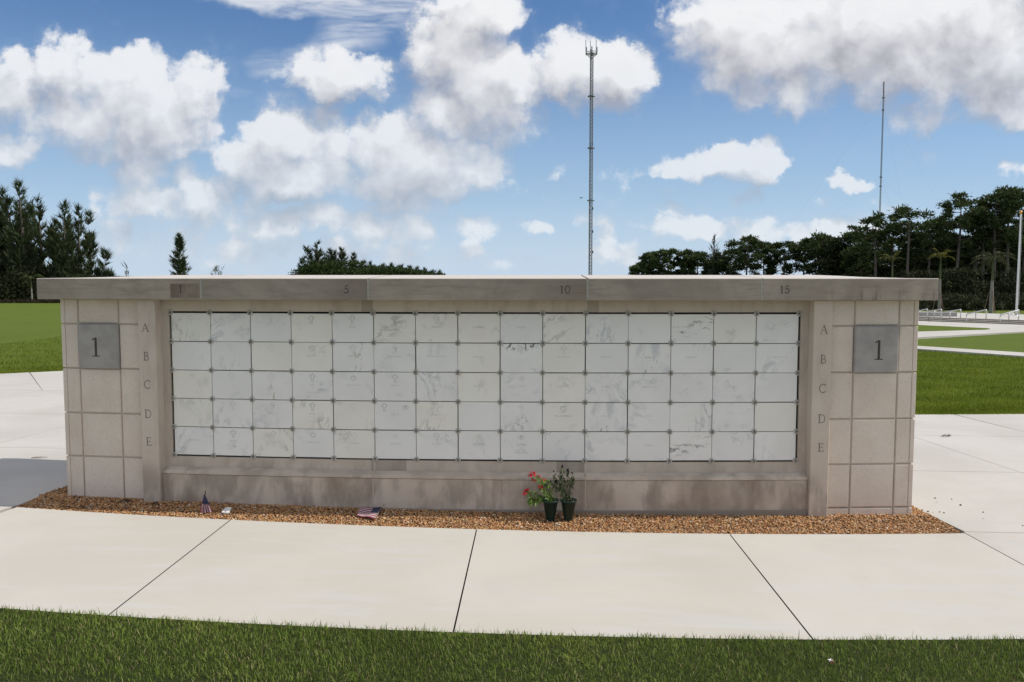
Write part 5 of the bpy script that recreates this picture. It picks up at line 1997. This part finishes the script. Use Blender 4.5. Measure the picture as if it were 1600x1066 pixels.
palm(1467, 490, 402, 45.5, 'young palm with yellow green fronds just off the cap end', .06, .62, 8, 'y', True, .75)
palm(1548, 493, 405, 45.0, 'staked palm with a wide grey green crown right of the handrails', .085, .95, 13, 'd', True, .3)
palm(1393, 470, 408, 47.0, 'palm top with upright yellow fronds behind the number 15', .06, .62, 7, 'y', True, .95)
palm(50, 470, 436, 58.5, 'small pale trunked palm in front of the left casuarinas', .05, .8, 9, 'g', False, .5)
palm(111, 468, 437, 58.5, 'small palm half hidden behind the left end of the cap', .05, .85, 9, 'g', False, .5)

# ------------------------------------------------------------------ steps, rails, planter, flagpole
A0, A1 = at(1434, 501.8), at(1600, 507.8)
dirs = (A1 - A0); dirs.z = 0
L0 = dirs.length
dirs.normalize()
perp = Vector((-dirs.y, dirs.x, 0))
if perp.y < 0: perp = -perp
steps = thing('steps', 'three low concrete steps running across the right background', 'steps', (A0.x, A0.y, gz(A0.x)))
ang = math.atan2(dirs.y, dirs.x)
Rz = Matrix.Rotation(ang, 3, 'Z')
RISE, TREAD = .055, .42
for k in range(3):
    mb = MB()
    ln = 40.0
    mb.box(Rz @ Vector((6, 0, 0)) + perp * (TREAD * (k + .5) + .01) + Vector((0, 0, RISE * (k + .5))), (ln, TREAD, RISE), 0, Rz)
    mb.box(Rz @ Vector((6, 0, 0)) + perp * (TREAD * (k + .5) - .02) + Vector((0, 0, RISE * (k + 1) + .003)), (ln, TREAD + .02, .006), 0, Rz)
    mb.build('step', M['stepstone'], steps)
up_z = gz(A0.x) + RISE * 3
ul = A0 + perp * (TREAD * 3) - dirs * 18
ur = A0 + perp * (TREAD * 3) + dirs * 30
uo = mesh_obj('upper_terrace', [(ul.x, ul.y, up_z + .005), (ur.x, ur.y, up_z + .005), (ur.x + perp.x * 6.5, ur.y + perp.y * 6.5, up_z + .005), (ul.x + perp.x * 6.5, ul.y + perp.y * 6.5, up_z + .005)], [(0, 1, 2, 3)], M['plaza'])
tag(uo, 'pale terrace at the top of the far steps', None, None, 'structure')


def zoom(X, Y):
    return 1400 + X / 7.615, 420 + Y / 7.615


rails = [  # left foot, left top, right top, right foot, mid x (in zoomed photo px)
    ((170, 585), (175, 520), (360, 479), (372, 585), 265, 'handrail partly hidden by the wall end, second from the left'),
    ((390, 600), (395, 505), (530, 482), (537, 595), 460, 'handrail just clear of the cap end'),
    ((530, 617), (534, 524), (757, 485), (767, 597), 625, 'handrail in front of the grey planter end'),
    ((836, 642), (838, 540), (1060, 488), (1071, 606), 936, 'handrail standing alone left of the staked palm'),
    ((1238, 657), (1240, 548), (1450, 490), (1456, 615), 1332, 'handrail nearest the flagpole'),
]
for lf, lt, rt, rf, mx, lab in rails:
    f0 = at(*zoom(*lf))
    f1 = at(*zoom(*rf), RISE * 3)
    t0 = at_y(*zoom(lf[0], lt[1]), f0.y)
    t1 = at_y(*zoom(rf[0], rt[1]), f1.y)
    t = thing('handrail', lab, 'handrail', (f0.x, f0.y, gz(f0.x)), 'steel handrails on the far steps')
    o0 = Vector((f0.x, f0.y, gz(f0.x)))
    zt0, zt1 = t0.z - o0.z, t1.z - o0.z
    a_, b_ = Vector((0, 0, 0)), f1 - o0
    b_.z = RISE * 3
    aT, bT = Vector((0, 0, zt0)), Vector((b_.x, b_.y, zt1))
    mb = MB()
    q1, q2 = aT.lerp(bT, .06), aT.lerp(bT, .94)
    mb.tube([Vector((0, 0, zt0 - .12)), Vector((0, 0, zt0 - .03)), aT.lerp(bT, .02), q1, q2, aT.lerp(bT, .985), Vector((b_.x, b_.y, zt1 - .04)), Vector((b_.x, b_.y, zt1 - .16))], .030, 7)
    mb.build('rail', M['rail'], t, True)
    for f in (0, .47, 1):
        mb = MB()
        p = a_.lerp(b_, f)
        top = aT.lerp(bT, f)
        zb = 0 if f == 0 else RISE * 3 * (0.66 if f < 1 else 1)
        mb.tube([(p.x, p.y, zb - .01), (p.x, p.y, top.z - (.11 if f in (0, 1) else .015))], .026, 7)
        mb.build('post', M['rail'], t, True)

# grey planter wall behind the rails
c0, c1 = at(1380, 494.5, RISE * 3), at(1494.5, 494.8, RISE * 3)
pl = thing('planter_wall', 'low grey concrete planter wall behind the handrails', 'wall', (c1.x, c1.y, up_z))
d_ = (c0 - c1); d_.z = 0
mb = MB()
rz = Matrix.Rotation(math.atan2(d_.y, d_.x), 3, 'Z')
mb.box(rz @ Vector((d_.length, 0, 0)) + Vector((0, .14, .09)), (d_.length * 2 - .01, .42, .205), 0, rz)
mb.build('face', M['greyconcrete'], pl)
mb = MB()
mb.box(rz @ Vector((d_.length, 0, 0)) + Vector((0, .14, .21)), (d_.length * 2 + .02, .46, .035), 0, rz)
mb.build('coping', M['plaza'], pl)

# flagpole
fbp = at(1588, 495, .1)
tp = at_y(1594.5, 335, fbp.y)
fp = thing('flagpole', 'tall white tapering flagpole with a gilt ball at the right edge', 'flagpole', (fbp.x, fbp.y, gz(fbp.x) + .1))
hh = tp.z - fp.location.z
mb = MB()
mb.tube([(0, 0, 0), (0, 0, hh * .5), (0, 0, hh)], [.062, .050, .034], 12)
mb.build('pole', M['polepaint'], fp, True)
mb = MB()
mb.lathe([(.001, 0), (.17, 0), (.17, .03), (.11, .06), (.087, .10)], 14)
mb.build('base_collar', M['rail'], fp, True)
mb = MB()
mb.lathe([(.03, hh - .01), (.045, hh + .01), (.02, hh + .03)], 10)
mb.build('truck', M['rail'], fp, True)
mb = MB()
mb.lathe([(.001, hh + .02)] + [(.078 * math.sin(a), hh + .10 - .078 * math.cos(a)) for a in np.linspace(.2, 3.1, 9)], 12)
mb.build('ball', M['gold'], fp, True)
mb = MB()
mb.tube([(.085, -.03, .6), (.06, -.03, hh)], .005, 4)
mb.build('halyard', M['white'], fp)

fl0 = at(1580.5, 493.5, .1)
fd = thing('floodlight', 'small white oval floodlight on the terrace by the flagpole', 'light', (fl0.x, fl0.y, gz(fl0.x) + .12))
mb = MB()
mb.lathe([(.001, .06), (.085, .065), (.105, .10), (.085, .14), (.001, .15)], 14, 0, Matrix.Scale(1.3, 4, (1, 0, 0)))
mb.build('lamp_head', M['white'], fd, True)
mb = MB()
mb.tube([(0, 0, -.01), (0, 0, .06)], .015, 6)
mb.build('stem', M['steel'], fd)

# ------------------------------------------------------------------ radio masts
def lattice(parent, h, w0, w1, z0, sections, mat, rl=.09, rb=.05):
    for sct in range(sections):
        mb = MB()
        za, zb_ = z0 + (h - z0) * sct / sections, z0 + (h - z0) * (sct + 1) / sections
        def corner(z, k):
            w = w0 + (w1 - w0) * z / h
            a = math.radians(90 + 120 * k + 17)
            return Vector((math.cos(a) * w / 1.732, math.sin(a) * w / 1.732, z))
        for k in range(3):
            mb.tube([corner(za, k), corner(zb_, k)], rl, 4, cap=False)
        nb = max(2, int((zb_ - za) / (w0 * 1.05)))
        for i in range(nb):
            u0, u1 = za + (zb_ - za) * i / nb, za + (zb_ - za) * (i + 1) / nb
            for k in range(3):
                mb.tube([corner(u0, k), corner(u1, (k + 1) % 3)], rb, 3, cap=False)
                mb.tube([corner(u0, (k + 1) % 3), corner(u1, k)], rb, 3, cap=False)
                mb.tube([corner(u1, k), corner(u1, (k + 1) % 3)], rb, 3, cap=False)
        mb.build('mast_section', mat, parent)


YT = 300.0
tb = at_y(922, 413, YT)
tower = thing('radio_tower', 'tall grey lattice radio tower with a crown of antennas rising behind the wall', 'tower', (tb.x, YT, 0), 'radio masts on the skyline')
ht = at_y(922.5, 84, YT).z
upx = YT / FPX
lattice(tower, ht, 5.0 * upx, 4.5 * upx, 0, 4, M['mastpaint'], .15, .07)
for py in (150.5, 231.5, 313.5):
    z = at_y(922, py, YT).z
    mb = MB()
    mb.lathe([(.60, z - .12), (.95, z - .12), (.95, z + .25), (.60, z + .25)], 12)
    for k in range(3):
        a = 2.09 * k + .4
        mb.box((math.cos(a) * 1.15, math.sin(a) * 1.15, z), (.5, .5, .35))
    mb.build('ring_platform', M['mastpaint'], tower)
head = MB()
z0 = at_y(922, 84.5, YT).z
z1 = at_y(922, 79, YT).z
Rw = 9.2 * upx
pts = [Vector((math.cos(math.radians(30 + 60 * k)) * Rw, math.sin(math.radians(30 + 60 * k)) * Rw, 0)) for k in range(6)]
for k in range(6):
    for z in (z0, (z0 + z1) / 2):
        head.tube([pts[k] + Vector((0, 0, z)), pts[(k + 1) % 6] + Vector((0, 0, z))], .12, 4)
    head.tube([pts[k] + Vector((0, 0, z0)), Vector((0, 0, z0))], .10, 4)
    head.tube([pts[k] + Vector((0, 0, z0)), Vector((0, 0, z0 - 7.5 * upx))], .07, 4)
hd = head.build('antenna_platform', M['mastpaint'], tower)
mb = MB()
mb.box((0, 0, (z0 + z1) / 2 - .3), (3.4 * upx, 3.4 * upx, 8 * upx))
mb.build('equipment_cabin', M['mastpaint'], tower)
for k in range(6):
    mb = MB()
    mb.box(pts[k] * 1.02 + Vector((0, 0, (z0 + z1) / 2 + .4)), (.42, .42, 2.1))
    mb.build('panel_antenna', M['steel'], tower)
for px, top, base in ((915.3, 62, 80), (922.5, 64, 82), (931.5, 62, 79)):
    a_, b_ = at_y(px, base, YT), at_y(px, top, YT)
    mb = MB()
    mb.tube([(a_.x - tb.x, 0, a_.z), (b_.x - tb.x, 0, b_.z)], .10, 5)
    mb.build('whip_antenna', M['mastpaint'], tower)
for px, py in ((925.5, 225), (926, 326), (926, 362), (926, 394)):
    a_ = at_y(px, py, YT)
    mb = MB()
    mb.box((a_.x - tb.x, -.3, a_.z), (.45, .4, .9))
    mb.build('dish_box', M['mastpaint'], tower)

YM = 420.0
mb_ = at_y(1372, 413, YM)
mast = thing('radio_mast', 'very thin guyed radio mast rising behind the right hand wood', 'mast', (mb_.x, YM, 0), 'radio masts on the skyline')
hm = at_y(1372, 142, YM).z
um = YM / FPX
lattice(mast, hm, 1.9 * um, 1.7 * um, 0, 4, M['mastpaint'], .09, .04)
a_, b_ = at_y(1372, 143, YM), at_y(1372, 128, YM)
mb = MB()
mb.tube([(0, 0, hm - 1), (0, 0, b_.z)], .30, 6)
mb.build('top_antenna', M['mastpaint'], mast)
for py in (153, 172, 277, 291):
    z = at_y(1372, py, YM).z
    mb = MB()
    mb.box((0, 0, z), (3.6 * um, 2 * um, 1.6 * um))
    mb.build('antenna_box', M['mastpaint'], mast)
for k in range(3):
    az = 2.09 * k + .9
    for zf in (.55, .95):
        mb = MB()
        mb.tube([(0, 0, hm * zf), (math.cos(az) * 60, math.sin(az) * 60, 0)], .012, 3)
        mb.build('guy_wire', M['mastpaint'], mast)

# bird
bp_ = at_y(908, 309.5, 90)
bird = thing('bird', 'dark bird gliding left of the radio tower', 'bird', bp_)
mb = MB()
mb.lathe([(.001, -.16), (.035, -.10), (.05, 0), (.035, .09), (.02, .13), (.001, .17)], 8, 0, Matrix.Rotation(math.pi / 2, 4, 'Y'))
mb.build('body', M['feather'], bird, True)
for sg in (1, -1):
    mb = MB()
    vs = [(.06, 0, .02), (-.07, 0, .02), (-.05, sg * .20, .07), (.07, sg * .20, .08), (-.03, sg * .42, .04), (.0, sg * .44, .04)]
    vs2 = [(x, y, z - .012) for x, y, z in vs]
    mb.add(vs + vs2, [(0, 1, 2, 3), (3, 2, 4, 5), (6, 9, 8, 7), (9, 11, 10, 8), (0, 3, 9, 6), (3, 5, 11, 9), (1, 7, 8, 2), (2, 8, 10, 4), (5, 4, 10, 11)])
    mb.build('wing', M['feather'], bird)
mb = MB()
mb.add([(-.14, -.02, 0), (-.14, .02, 0), (-.25, .05, .0), (-.25, -.05, .0), (-.2, 0, .01)], [(0, 1, 4), (1, 2, 4), (2, 3, 4), (3, 0, 4)])
mb.build('tail', M['feather'], bird)
bird.rotation_euler = (0, 0, .5)
